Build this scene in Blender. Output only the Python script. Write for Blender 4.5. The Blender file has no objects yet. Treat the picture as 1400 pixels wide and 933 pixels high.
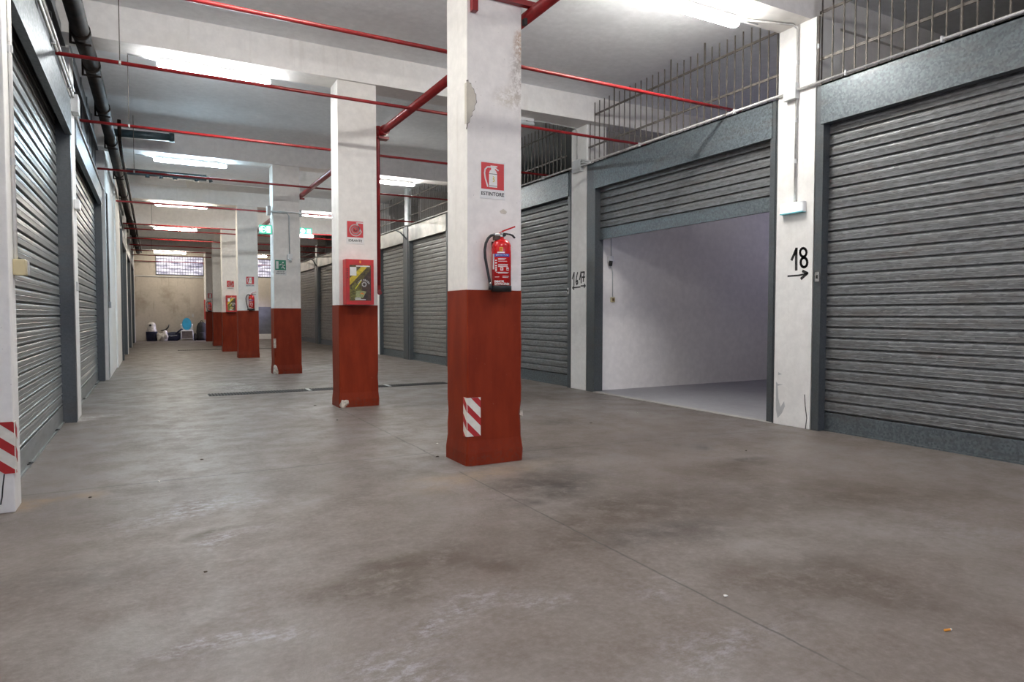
import bpy, bmesh, math, random
from mathutils import Vector, Matrix
random.seed(7)
sc = bpy.context.scene
COL = sc.collection
PI = math.pi

# ------------------------------------------------------------------ camera (measured from the photograph)
F0, YAW, PITCH, ROLL, H = 909.41, 0.49767, -0.03921, 0.00084, 1.4
cy, sy, cp, sp = math.cos(YAW), math.sin(YAW), math.cos(PITCH), math.sin(PITCH)
fw = Vector((sy*cp, cy*cp, sp)); rt = Vector((cy, -sy, 0)); up = rt.cross(fw)
rt, up = rt*math.cos(ROLL) + up*math.sin(ROLL), up*math.cos(ROLL) - rt*math.sin(ROLL)
EYE = Vector((0, 0, H))
cam_d = bpy.data.cameras.new('camera'); cam = bpy.data.objects.new('camera', cam_d); COL.objects.link(cam)
M = Matrix((rt, up, -fw)).transposed().to_4x4(); M.translation = EYE
cam.matrix_world = M
cam_d.sensor_width = 36; cam_d.lens = F0/1400*36; cam_d.clip_start = .05; cam_d.clip_end = 200
sc.camera = cam

def ray(x, y): return fw + rt*((x-700)/F0) + up*((466.5-y)/F0)
def atX(x, y, X): d = ray(x, y); return EYE + d*(X/d.x)
def atY(x, y, Y): d = ray(x, y); return EYE + d*(Y/d.y)
def atZ(x, y, Z=0): d = ray(x, y); return EYE + d*((Z-H)/d.z)

# ------------------------------------------------------------------ materials
MATS = {}
def new_mat(name):
    m = bpy.data.materials.new(name); m.use_nodes = True
    nt = m.node_tree; nt.nodes.clear()
    out = nt.nodes.new('ShaderNodeOutputMaterial'); b = nt.nodes.new('ShaderNodeBsdfPrincipled')
    nt.links.new(b.outputs[0], out.inputs[0]); MATS[name] = m
    return m, nt, b
def N(nt, t, **kw):
    n = nt.nodes.new(t)
    for k, v in kw.items():
        if k.startswith('i_'):
            n.inputs[k[2:].replace('_', ' ')].default_value = v
        else: setattr(n, k, v)
    return n
def pos(nt): return N(nt, 'ShaderNodeNewGeometry').outputs['Position']
def noise(nt, vec, scale, detail=4, rough=.55):
    n = N(nt, 'ShaderNodeTexNoise'); n.inputs['Scale'].default_value = scale
    n.inputs['Detail'].default_value = detail; n.inputs['Roughness'].default_value = rough
    nt.links.new(vec, n.inputs['Vector']); return n.outputs['Fac']
def scaled(nt, vec, s):
    n = N(nt, 'ShaderNodeVectorMath', operation='MULTIPLY'); n.inputs[1].default_value = s
    nt.links.new(vec, n.inputs[0]); return n.outputs[0]
def maprange(nt, v, a, b, c=0., d=1.):
    n = N(nt, 'ShaderNodeMapRange'); n.interpolation_type = 'SMOOTHSTEP'
    for i, q in enumerate((a, b, c, d)): n.inputs[i+1].default_value = q
    nt.links.new(v, n.inputs[0]); return n.outputs[0]
def math_(nt, op, a, b=None):
    n = N(nt, 'ShaderNodeMath', operation=op)
    for i, q in enumerate((a, b)):
        if q is None: continue
        if isinstance(q, (int, float)): n.inputs[i].default_value = q
        else: nt.links.new(q, n.inputs[i])
    return n.outputs[0]
def mixc(nt, fac, a, b):
    n = N(nt, 'ShaderNodeMix', data_type='RGBA')
    for i, q in ((0, fac), (6, a), (7, b)):
        if isinstance(q, (int, float)): n.inputs[i].default_value = q
        elif isinstance(q, tuple): n.inputs[i].default_value = (*q, 1)
        else: nt.links.new(q, n.inputs[i])
    return n.outputs[2]
def bump(nt, b, h, strength=.3, dist=.01):
    n = N(nt, 'ShaderNodeBump'); n.inputs['Strength'].default_value = strength; n.inputs['Distance'].default_value = dist
    nt.links.new(h, n.inputs['Height']); nt.links.new(n.outputs[0], b.inputs['Normal'])

def plain(name, col, rough=.5, metal=0., var=.12, scale=6., bmp=0., spec=.5):
    m, nt, b = new_mat(name)
    p = pos(nt); f = noise(nt, p, scale)
    dark = tuple(c*(1-var) for c in col); lite = tuple(min(1, c*(1+var)) for c in col)
    nt.links.new(mixc(nt, maprange(nt, f, .3, .7), dark, lite), b.inputs['Base Color'])
    b.inputs['Roughness'].default_value = rough; b.inputs['Metallic'].default_value = metal
    b.inputs['Specular IOR Level'].default_value = spec
    if bmp: bump(nt, b, noise(nt, p, scale*12), bmp, .004)
    return m
def glow(name, col, strength, base=(.8, .8, .8)):
    m, nt, b = new_mat(name)
    b.inputs['Base Color'].default_value = (*base, 1); b.inputs['Roughness'].default_value = .4
    b.inputs['Emission Color'].default_value = (*col, 1); b.inputs['Emission Strength'].default_value = strength
    return m

def plaster(name, col, stain=(.42, .36, .28), amount=.5, bmp=.25, streak=True, rust=None):
    m, nt, b = new_mat(name); p = pos(nt)
    big = noise(nt, p, .9, 5, .6); fine = noise(nt, p, 9, 6, .65)
    c = mixc(nt, maprange(nt, fine, .3, .75), tuple(q*.9 for q in col), col)
    c = mixc(nt, math_(nt, 'MULTIPLY', maprange(nt, big, .48, .78), amount), c, stain)
    if streak:
        st = noise(nt, scaled(nt, p, (5, 5, .5)), 1.6, 5, .6)
        c = mixc(nt, math_(nt, 'MULTIPLY', maprange(nt, st, .56, .8), amount*.7), c, tuple(q*.75 for q in stain))
    specks = noise(nt, p, 38, 2, .5)
    c = mixc(nt, maprange(nt, specks, .74, .78, 0, .35), c, (.2, .16, .13))
    if rust:
        for (dx, dz, rx, rz, col_, amt) in ((0, .0, .09, .22, (.42, .20, .05), .9), (0, -.28, .16, .5, (.22, .16, .11), .6), (-.12, -.50, .22, .14, (.40, .33, .20), .5)):
            mp = N(nt, 'ShaderNodeMapping'); mp.vector_type = 'TEXTURE'
            mp.inputs['Location'].default_value = (rust[0]+dx, rust[1], rust[2]+dz); mp.inputs['Scale'].default_value = (rx, .3, rz)
            nt.links.new(p, mp.inputs['Vector']); ln = N(nt, 'ShaderNodeVectorMath', operation='LENGTH'); nt.links.new(mp.outputs[0], ln.inputs[0])
            f = math_(nt, 'MULTIPLY', maprange(nt, ln.outputs['Value'], 1., .1), maprange(nt, noise(nt, p, 24, 5, .75), .36, .62))
            c = mixc(nt, math_(nt, 'MULTIPLY', f, amt), c, col_)
    nt.links.new(c, b.inputs['Base Color']); b.inputs['Roughness'].default_value = .8
    b.inputs['Specular IOR Level'].default_value = .25
    bump(nt, b, fine, bmp, .006)
    return m

WHITE_P = plaster('white_plaster', (.88, .85, .805), stain=(.50, .43, .34), amount=.26, rust=(3.10, 5.56, 3.93))
PIER_P = plaster('pier_plaster', (.88, .87, .84), amount=.16)
CEIL_P = plaster('ceiling_plaster', (.92, .93, .94), stain=(.72, .73, .74), amount=.6, bmp=.6, streak=False)
BEAM_P = plaster('beam_plaster', (.90, .875, .84), stain=(.70, .64, .56), amount=.35)
WALL_P = plaster('garage_wall_plaster', (.90, .87, .84), stain=(.8, .76, .73), amount=.3)
BACK_P = plaster('stained_end_wall', (.52, .47, .40), stain=(.25, .20, .145), amount=.75)
GREY_P = plaster('grey_render', (.27, .255, .25), stain=(.20, .18, .165), amount=.5)
PEEL = plaster('bare_plaster', (.62, .58, .49), stain=(.42, .38, .30), amount=.5, bmp=.8, streak=False)

def red_base():
    m, nt, b = new_mat('oxide_red_paint'); p = pos(nt)
    f = noise(nt, scaled(nt, p, (1, 1, .25)), 7, 5, .6); g = noise(nt, p, 55, 3, .6)
    c = mixc(nt, maprange(nt, f, .3, .7), (.180, .021, .007), (.235, .031, .010))
    sc_ = noise(nt, p, 13, 6, .75)
    c = mixc(nt, maprange(nt, sc_, .66, .70, 0, .5), c, (.30, .13, .085))
    # scuffed, dirty foot of the paint
    z = N(nt, 'ShaderNodeSeparateXYZ'); nt.links.new(p, z.inputs[0])
    foot = math_(nt, 'MULTIPLY', maprange(nt, z.outputs[2], .26, .0), maprange(nt, noise(nt, p, 22, 5, .7), .45, .7))
    c = mixc(nt, math_(nt, 'MULTIPLY', foot, .7), c, (.13, .05, .035))
    nt.links.new(c, b.inputs['Base Color']); b.inputs['Roughness'].default_value = .5
    b.inputs['Specular IOR Level'].default_value = .12
    bump(nt, b, g, .25, .003); return m
RED_BASE = red_base()

def galv(name, col, metal=.35, rough=.42, spangle=.22, dirt=.4, dirtcol=(.10, .075, .055), scale=34., stretch=(1, 1, 1), rv=.08):
    m, nt, b = new_mat(name); p = pos(nt)
    v = N(nt, 'ShaderNodeTexVoronoi'); v.inputs['Scale'].default_value = scale; nt.links.new(scaled(nt, p, stretch), v.inputs['Vector'])
    vs = N(nt, 'ShaderNodeSeparateColor'); nt.links.new(v.outputs['Color'], vs.inputs[0])
    c = mixc(nt, vs.outputs[0], tuple(q*(1-spangle) for q in col), tuple(min(1, q*(1+spangle)) for q in col))
    d = noise(nt, scaled(nt, p, (.7, .7, 3.0)), 2.2, 6, .65)
    c = mixc(nt, math_(nt, 'MULTIPLY', maprange(nt, d, .45, .8), dirt), c, dirtcol)
    nt.links.new(c, b.inputs['Base Color'])
    b.inputs['Metallic'].default_value = metal
    r = maprange(nt, vs.outputs[1], 0, 1, rough-rv, rough+rv); nt.links.new(r, b.inputs['Roughness'])
    return m
GALV = galv('galvanised_sheet', (.104, .124, .134), spangle=.30, scale=48, metal=.3)
GALV_SLAT = galv('galvanised_slat', (.165, .172, .175), metal=.25, rough=.46, spangle=.28, dirt=.55, scale=60, stretch=(1, .28, 1))
GALV_LEFT = galv('galvanised_slat_pale', (.24, .255, .25), metal=.3, rough=.36, spangle=.04, dirt=.35, scale=20, stretch=(1, .2, 1), rv=.03)
GALV_WARM = galv('galvanised_slat_brownish', (.21, .205, .19), metal=.2, rough=.46, spangle=.12, dirt=.5, stretch=(1, .3, 1))
GALV_HEAD = galv('galvanised_header_pale', (.13, .147, .155), metal=.3, rough=.5, spangle=.06, dirt=.25, scale=40)
STEEL = galv('grey_steel_channel', (.075, .085, .09), metal=.2, rough=.45, spangle=.12, dirt=.3, scale=60)
STEEL_PALE = plain('pale_painted_steel', (.52, .55, .56), .45, .2)
DARKSHEET = plain('dark_sheet_panel', (.10, .108, .115), .5, .2, .2, 2)
DUSTY_LAMPLIT = plain('dusty_lamplit_header', (.44, .42, .37), .45, .1, .35, 1.6)  # dusty headers; their whitening by lamp light is put into this colour
REDPIPE = plain('red_pipe_paint', (.23, .0105, .012), .32, 0, .18, 9)
CHERRY = plain('extinguisher_red', (.55, .010, .012), .22, 0, .05, 3)
BOXRED = plain('hydrant_box_red', (.50, .018, .016), .32, 0, .08, 5)
SIGNRED = plain('sign_red', (.55, .02, .025), .4, 0, .04, 4)
SIGNWHITE = plain('sign_white', (.74, .74, .72), .45, 0, .05, 8)
INK = plain('black_paint', (.015, .014, .013), .6, 0, .1, 20)
INKGREY = plain('worn_black_paint', (.03, .028, .027), .75, 0, .5, 26)
BLACK = plain('black_rubber', (.012, .012, .013), .45, 0, .15, 12)
SIGNGREEN = plain('sign_green', (.01, .22, .12), .4, 0, .05, 5)
CHROME = plain('chrome', (.65, .64, .62), .22, .9, .05, 8)
BRONZE = plain('dull_brass', (.22, .14, .07), .4, .7, .1, 8)
BEIGE = plain('beige_plastic', (.56, .48, .28), .45, 0, .06, 8)
GREYPL = plain('grey_plastic', (.48, .49, .49), .5, 0, .08, 8)
GALVTUBE = plain('grey_conduit', (.48, .47, .45), .4, .25, .15, 14)
WHITEPL = plain('white_plastic', (.72, .72, .72), .4, 0, .06, 6)
RUST = plain('old_drain_pipe', (.014, .0095, .0075), .65, 0, .75, 5, 0, .08)
TEALPVC = plain('dark_drain_pipe', (.045, .07, .08), .35, 0, .35, 6)
BARIRON = plain('dull_iron_bar', (.125, .108, .092), .6, .2, .25, 14)
BLUELBL = plain('label_blue', (.02, .06, .36), .4, 0, .04, 5)
YELLOW = plain('label_yellow', (.55, .42, .02), .4, 0, .2, 30)
OLIVE = plain('label_olive', (.085, .065, .012), .4, 0, .6, 40)
DKBROWN = plain('label_brown', (.05, .022, .012), .4, 0, .5, 30)
LEAFGREEN = plain('label_green', (.13, .125, .02), .4, 0, .6, 40)
PALEGREEN = plain('label_pale_green', (.33, .36, .16), .45, 0, .4, 60)
ORANGE = plain('label_orange', (.7, .22, .03), .4, 0, .1, 10)
CHEVWHITE = plain('chevron_white', (.74, .72, .64), .5, 0, .06, 20)
CHEVRED = plain('chevron_red', (.42, .014, .015), .5, 0, .08, 12)
NAVY = plain('navy_cloth', (.018, .022, .05), .75, 0, .3, 9)
BLACKCLOTH = plain('black_cloth', (.016, .015, .016), .8, 0, .4, 12)
CYAN = plain('cyan_plastic', (.02, .33, .55), .35, 0, .1, 5)
BAGWHITE = plain('white_polythene', (.55, .52, .46), .4, 0, .3, 9)
GREYDOOR = plain('grey_steel_door', (.15, .155, .17), .5, .1, .15, 3)
CIG = plain('orange_filter', (.75, .30, .03), .7, 0, .1, 30)
PAPER = plain('scrap_paper', (.65, .63, .58), .8, 0, .15, 30)
DEADLEAF = plain('dry_leaf', (.05, .035, .025), .8, 0, .4, 30)
GRATE = plain('drain_iron', (.014, .012, .011), .8, .1, .4, 9)
MORTAR = plain('crumbled_mortar', (.55, .49, .42), .9, 0, .3, 20)

def floor_mat():
    m, nt, b = new_mat('worn_concrete'); p = pos(nt)
    n1 = noise(nt, p, .55, 6, .6); n2 = noise(nt, p, 2.6, 7, .68); n3 = noise(nt, p, 26, 6, .7)
    warp = N(nt, 'ShaderNodeTexNoise'); warp.inputs['Scale'].default_value = 1.3; warp.inputs['Detail'].default_value = 6
    nt.links.new(p, warp.inputs['Vector'])
    c = mixc(nt, maprange(nt, n1, .35, .68), (.140, .116, .098), (.192, .172, .158))
    c = mixc(nt, maprange(nt, n2, .35, .72, 0, .65), c, (.108, .083, .068))
    c = mixc(nt, maprange(nt, n3, .35, .8, 0, .45), c, (.275, .25, .24))
    grain = noise(nt, p, 120, 3, .6)
    c = mixc(nt, maprange(nt, grain, .30, .42, .30, 0), c, (.085, .068, .058))
    fl = noise(nt, scaled(nt, p, (1, 2.2, 1)), 16, 5, .8)
    c = mixc(nt, maprange(nt, fl, .66, .72, 0, .35), c, (.40, .385, .38))
    # stains, scuffs and pale patches of their own shape on the slab
    wv = N(nt, 'ShaderNodeVectorMath', operation='MULTIPLY_ADD')
    wv.inputs[1].default_value = (1.3, 1.3, 0); nt.links.new(warp.outputs['Color'], wv.inputs[0])
    off = N(nt, 'ShaderNodeVectorMath', operation='ADD'); off.inputs[1].default_value = (-.65, -.65, 0)
    nt.links.new(p, off.inputs[0]); nt.links.new(off.outputs[0], wv.inputs[2]); wp = wv.outputs[0]
    def blob(cx, cy_, rx, ry, rot=0., hard=.6):
        mp = N(nt, 'ShaderNodeMapping'); mp.vector_type = 'TEXTURE'
        mp.inputs['Location'].default_value = (cx, cy_, 0); mp.inputs['Rotation'].default_value = (0, 0, rot)
        mp.inputs['Scale'].default_value = (rx, ry, 1); nt.links.new(wp, mp.inputs['Vector'])
        ln = N(nt, 'ShaderNodeVectorMath', operation='LENGTH'); nt.links.new(mp.outputs[0], ln.inputs[0])
        return maprange(nt, ln.outputs['Value'], 1.15, hard)
    brk = maprange(nt, noise(nt, p, 6, 8, .8), .34, .56)
    brk2 = maprange(nt, noise(nt, scaled(nt, p, (1, 1.6, 1)), 11, 8, .85), .45, .62)
    def add(c, px, rx, ry, rot, col, amt, hard=.0, br=True):
        q = atZ(*px); f = blob(q.x, q.y, rx, ry, rot, hard)
        if br: f = math_(nt, 'MULTIPLY', f, brk2 if col[0] > .3 else brk)
        return mixc(nt, math_(nt, 'MULTIPLY', f, min(1, amt*1.15)), c, col)
    dk = (.034, .026, .022); br_ = (.055, .036, .022); wh = (.36, .355, .385)
    for px, rx, ry, rot, col, amt in [
        ((1010, 690), 1.7, .9, -.2, br_, .45), ((1230, 680), 1.3, .6, -.3, br_, .45), ((1150, 800), 1.0, .5, 0, br_, .4), ((620, 740), 1.0, .5, .2, br_, .35), ((60, 800), .8, .5, 0, dk, .25), ((765, 665), .55, .45, .2, dk, .75), ((850, 690), .7, .5, 0, br_, .6), ((920, 725), .55, .35, 0, dk, .55),
        ((800, 735), .6, .35, .4, br_, .5), ((1010, 640), .8, .35, -.2, br_, .5), ((945, 612), .16, .12, 0, (.07, .065, .06), .8),
        ((1010, 630), .35, .15, -.4, dk, .6), ((1100, 660), .7, .45, 0, br_, .35), ((1120, 790), .7, .4, 0, br_, .4),
        ((600, 770), .6, .35, .3, br_, .65), ((500, 790), .4, .3, 0, br_, .5), ((690, 690), .25, .18, .4, dk, .6),
        ((770, 575), .4, .3, 0, dk, .45), ((300, 735), .35, .10, .2, br_, .8), ((560, 555), .4, .2, 0, dk, .3),
        ((60, 685), .35, .16, 0, (.25, .17, .10), .7), ((660, 650), .8, .35, 0, (.27, .21, .15), .7),
        ((280, 700), .6, .35, .3, wh, .75), ((320, 745), .45, .18, .2, wh, .7), ((300, 905), .35, .16, .1, wh, .6),
        ((630, 830), .5, .22, .2, wh, .55), ((560, 900), .5, .2, .1, wh, .55), ((860, 800), .4, .16, .1, wh, .3),
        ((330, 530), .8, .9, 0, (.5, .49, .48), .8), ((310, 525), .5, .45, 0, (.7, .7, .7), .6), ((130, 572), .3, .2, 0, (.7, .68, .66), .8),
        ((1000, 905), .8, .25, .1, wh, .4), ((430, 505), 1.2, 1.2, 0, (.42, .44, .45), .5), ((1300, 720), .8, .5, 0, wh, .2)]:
        c = add(c, px, rx, ry, rot, col, amt)
    # saw-cut joints
    xyz = N(nt, 'ShaderNodeSeparateXYZ'); nt.links.new(p, xyz.inputs[0])
    wob = noise(nt, p, 5, 4, .7)
    def line(coord, at_, w, lo, hi, other, wobble=.03, slope=0.):
        d = math_(nt, 'SUBTRACT', coord, at_)
        if slope: d = math_(nt, 'ADD', d, math_(nt, 'MULTIPLY', other, slope))
        d = math_(nt, 'ADD', d, math_(nt, 'MULTIPLY', math_(nt, 'SUBTRACT', wob, .5), wobble))
        f = maprange(nt, math_(nt, 'ABSOLUTE', d), w, w*.35)
        a = math_(nt, 'GREATER_THAN', other, lo); e = math_(nt, 'LESS_THAN', other, hi)
        return math_(nt, 'MULTIPLY', f, math_(nt, 'MULTIPLY', a, e))
    X, Y = xyz.outputs[0], xyz.outputs[1]
    jf = line(X, 2.40, .010, -9, 5.4, Y)
    for q in (line(Y, 6.28, .014, -1, 2.5, X), line(Y, 6.22, .014, 3.1, 6.6, X, slope=.095), line(X, 2.45, .014, 6.0, 9.9, Y, .06),
              line(Y, 12.4, .03, -1, .85, X), line(Y, 18.9, .03, -1, 7, X)):
        jf = math_(nt, 'MAXIMUM', jf, q)
    brkj = maprange(nt, noise(nt, p, 2.2, 3, .6), .30, .5, .25, 1)
    c = mixc(nt, math_(nt, 'MULTIPLY', math_(nt, 'MULTIPLY', jf, brkj), .75), c, (.05, .045, .04))
    nt.links.new(c, b.inputs['Base Color'])
    nt.links.new(maprange(nt, n2, .3, .7, .40, .60), b.inputs['Roughness'])
    b.inputs['Specular IOR Level'].default_value = .30
    bump(nt, b, math_(nt, 'ADD', n3, math_(nt, 'MULTIPLY', n2, 2.)), .35, .006)
    return m
FLOOR_M = floor_mat()

# ------------------------------------------------------------------ mesh builder
WLOC = {}
class MB:
    def __init__(s): s.bm = bmesh.new()
    def box(s, x0, x1, y0, y1, z0, z1, bev=0.):
        vs = [s.bm.verts.new((x, y, z)) for x in (x0, x1) for y in (y0, y1) for z in (z0, z1)]
        fs = [s.bm.faces.new([vs[i] for i in q]) for q in ((0,1,3,2), (4,6,7,5), (0,4,5,1), (2,3,7,6), (0,2,6,4), (1,5,7,3))]
        if bev:
            es = list({e for f in fs for e in f.edges})
            bmesh.ops.bevel(s.bm, geom=es, offset=bev, segments=2, affect='EDGES', profile=.6)
        return s
    def obox(s, fr, u0, u1, v0, v1, w0, w1, bev=0.):
        vs = [s.bm.verts.new(fr(u, v, w)) for u in (u0, u1) for v in (v0, v1) for w in (w0, w1)]
        fs = [s.bm.faces.new([vs[i] for i in q]) for q in ((0,1,3,2), (4,6,7,5), (0,4,5,1), (2,3,7,6), (0,2,6,4), (1,5,7,3))]
        if bev:
            es = list({e for f in fs for e in f.edges})
            bmesh.ops.bevel(s.bm, geom=es, offset=bev, segments=2, affect='EDGES', profile=.6)
        return s
    def poly(s, fr, pts, w0, w1):
        a = [s.bm.verts.new(fr(u, v, w0)) for u, v in pts]; b = [s.bm.verts.new(fr(u, v, w1)) for u, v in pts]
        s.bm.faces.new(a); s.bm.faces.new(b[::-1]); n = len(pts)
        for i in range(n): s.bm.faces.new((a[i], b[i], b[(i+1) % n], a[(i+1) % n]))
        return s
    def ribbon(s, fr, pts, width, w0, w1):
        for (a, b) in zip(pts[:-1], pts[1:]):
            d = Vector((b[0]-a[0], b[1]-a[1])); L = d.length
            if L < 1e-6: continue
            d /= L; n = Vector((-d.y, d.x))*width/2; e = d*width*.3
            A = Vector(a)-e; B = Vector(b)+e
            s.poly(fr, [tuple(A+n), tuple(B+n), tuple(B-n), tuple(A-n)], w0, w1)
        return s
    def ring(s, fr, cu, cv, r, t, w0, w1, n=24, ru=1., a0=0, a1=2*PI):
        for i in range(n):
            p, q = a0+(a1-a0)*i/n, a0+(a1-a0)*(i+1)/n
            f = lambda a, R: (cu+math.cos(a)*R*ru, cv+math.sin(a)*R)
            s.poly(fr, [f(p, r), f(q, r), f(q, r-t), f(p, r-t)], w0, w1)
        return s
    def tube(s, pts, r, n=12, caps=True):
        pts = [Vector(p) for p in pts]; rings = []
        rs = r if isinstance(r, (list, tuple)) else [r]*len(pts)
        prev = None
        for i, p in enumerate(pts):
            t = (pts[min(i+1, len(pts)-1)]-pts[max(i-1, 0)]).normalized()
            if prev is None:
                a = Vector((0, 0, 1)) if abs(t.z) < .9 else Vector((1, 0, 0)); u = t.cross(a).normalized()
            else:
                u = (prev - t*prev.dot(t)).normalized()
            prev = u; v = t.cross(u)
            rings.append([s.bm.verts.new(p + (u*math.cos(2*PI*k/n) + v*math.sin(2*PI*k/n))*rs[i]) for k in range(n)])
        for a, b in zip(rings[:-1], rings[1:]):
            for k in range(n):
                f = s.bm.faces.new((a[k], a[(k+1) % n], b[(k+1) % n], b[k])); f.smooth = True
        if caps: s.bm.faces.new(rings[0][::-1]); s.bm.faces.new(rings[-1])
        return s
    def lathe(s, c, prof, n=28, axis='z', sx=1., sy_=1.):
        c = Vector(c); rings = []
        for r, z in prof:
            rings.append([s.bm.verts.new(c + Vector((math.cos(2*PI*k/n)*r*sx, math.sin(2*PI*k/n)*r*sy_, z))) for k in range(n)])
        for a, b in zip(rings[:-1], rings[1:]):
            for k in range(n):
                f = s.bm.faces.new((a[k], a[(k+1) % n], b[(k+1) % n], b[k])); f.smooth = True
        s.bm.faces.new(rings[0][::-1]); s.bm.faces.new(rings[-1]); return s
    def blob(s, c, rx, ry, rz, lump=.15, seed=0, n=3, flat=None):
        g = bmesh.ops.create_icosphere(s.bm, subdivisions=n, radius=1.)
        rnd = random.Random(seed); k = [Vector((rnd.uniform(-3, 3), rnd.uniform(-3, 3), rnd.uniform(-3, 3))) for _ in range(5)]
        for v in g['verts']:
            d = v.co.copy(); q = sum(math.sin(d.dot(a)*1.7+i) for i, a in enumerate(k))/5
            d *= 1+lump*q*2
            if flat is not None and d.z < flat: d.z = flat
            v.co = Vector(c) + Vector((d.x*rx, d.y*ry, d.z*rz))
        for f in s.bm.faces: f.smooth = True
        return s
    def build(s, name, m, parent=None, smooth=None):
        bmesh.ops.recalc_face_normals(s.bm, faces=s.bm.faces)
        me = bpy.data.meshes.new(name); s.bm.to_mesh(me); s.bm.free()
        me.materials.append(m)
        o = bpy.data.objects.new(name, me); COL.objects.link(o)
        if parent is not None: attach(o, parent)
        else: WLOC[o.name] = Vector((0, 0, 0))
        return o
def attach(o, parent):
    w = WLOC[parent.name]
    if o.data is not None: o.data.transform(Matrix.Translation(-w))
    o.parent = parent; WLOC[o.name] = w
    return o
def thing(name, label, cat, loc, group=None, kind=None):
    o = bpy.data.objects.new(name, None); COL.objects.link(o); o.empty_display_size = .1
    o.location = loc; WLOC[o.name] = Vector(loc)
    o['label'] = label; o['category'] = cat
    if group: o['group'] = group
    if kind: o['kind'] = kind
    return o
def tag(o, label, cat, group=None, kind=None):
    """a thing that is a single mesh: labels it and moves its origin to its base"""
    vs = [v.co for v in o.data.vertices]
    lo = Vector([min(v[i] for v in vs) for i in range(3)]); hi = Vector([max(v[i] for v in vs) for i in range(3)])
    c = Vector(((lo.x+hi.x)/2, (lo.y+hi.y)/2, lo.z))
    o.data.transform(Matrix.Translation(-c)); o.location = c; WLOC[o.name] = c
    o['label'] = label; o['category'] = cat
    if group: o['group'] = group
    if kind: o['kind'] = kind
    return o
def struct(o, label=None, cat=None, group=None):
    o['kind'] = 'structure'
    if label: o['label'] = label; o['category'] = cat
    if group: o['group'] = group
    return o
def Frame(o, u, w):
    o, u, w = Vector(o), Vector(u), Vector(w)
    return lambda a, b, c=0.: o + u*a + Vector((0, 0, 1))*b + w*c
def FRONT(x, y, z): return Frame((x, y, z), (1, 0, 0), (0, -1, 0))          # faces the camera end of the hall
def RIGHT(x, y, z): return Frame((x, y, z), (0, -1, 0), (-1, 0, 0))         # on the right-hand wall
def LEFT(x, y, z): return Frame((x, y, z), (0, 1, 0), (1, 0, 0))            # on the left-hand wall
def text(name, body, fr, u, v, size, m, parent, w=.002, align='CENTER', spacing=1., arc=None, xs=1., vertical=False):
    cu = bpy.data.curves.new('tmp', 'FONT'); cu.body = body; cu.size = size; cu.align_x = align; cu.align_y = 'CENTER'
    cu.extrude = .0006; cu.space_character = spacing; cu.resolution_u = 3; cu.offset = size*.022
    to = bpy.data.objects.new('tmp', cu); COL.objects.link(to)
    dg = bpy.context.evaluated_depsgraph_get(); dg.update()
    me = bpy.data.meshes.new_from_object(to.evaluated_get(dg)); bpy.data.objects.remove(to); bpy.data.curves.remove(cu)
    for vtx in me.vertices:
        x, y, z = vtx.co; x *= xs
        if arc:
            R = arc; a = PI/2 - x/R; x, y = math.cos(a)*(R+y), math.sin(a)*(R+y)
        if vertical: x, y = -y, x
        vtx.co = fr(u+x, v+y, w+z)
    me.materials.append(m); me.name = name
    o = bpy.data.objects.new(name, me); COL.objects.link(o); attach(o, parent); return o

# ------------------------------------------------------------------ the shell
YB = 40.35          # end wall
ZC = 5.32           # ceiling
XL, XR = -.865, 7.06
Y0 = -7.0
struct(MB().box(-2.6, 14.2, Y0-3, YB+.3, -.15, 0).build('floor', FLOOR_M))
struct(MB().box(-2.6, 14.2, Y0, YB+.3, ZC, ZC+.2).build('ceiling', CEIL_P))
w = MB()
w.box(-2.6, -1.28, Y0, YB+.3, 0, ZC)
struct(w.build('wall_left', GREY_P))
struct(MB().box(-1.28, -.862, Y0, 5.0, 0, ZC).build('wall_left_entrance', WHITE_P))
struct(MB().box(-1.28, -.80, 16.75, 20.4, 0, ZC).box(-1.28, -.765, 20.4, 23.3, 0, ZC).build('wall_left_plain', PIER_P))
struct(MB().box(13.4, 14.2, Y0, YB+.3, 0, ZC).build('wall_right', GREY_P))
struct(MB().box(7.06, 13.4, Y0, .95, 0, ZC).build('wall_right_entrance', WHITE_P))
# end wall with its two high windows and the side opening that lets daylight onto the floor
wx = [(.28, 2.63), (5.0, 7.0)]; wz = (3.52, 4.58)
w = MB()
w.box(-1.3, 14.2, YB, YB+.3, 0, wz[0]); w.box(-1.3, 14.2, YB, YB+.3, wz[1], ZC)
for a, b in ((-1.3, wx[0][0]), (wx[0][1], wx[1][0]), (wx[1][1], 14.2)): w.box(a, b, YB, YB+.3, wz[0], wz[1])
struct(w.build('wall_back', BACK_P))
# entrance wall behind the camera, with the open vehicle gate
struct(MB().box(-1.3, .2, Y0-.3, Y0, 0, ZC).box(6.0, 7.3, Y0-.3, Y0, 0, ZC).box(.2, 6.0, Y0-.3, Y0, 3.0, ZC).build('wall_front', WHITE_P))

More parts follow.
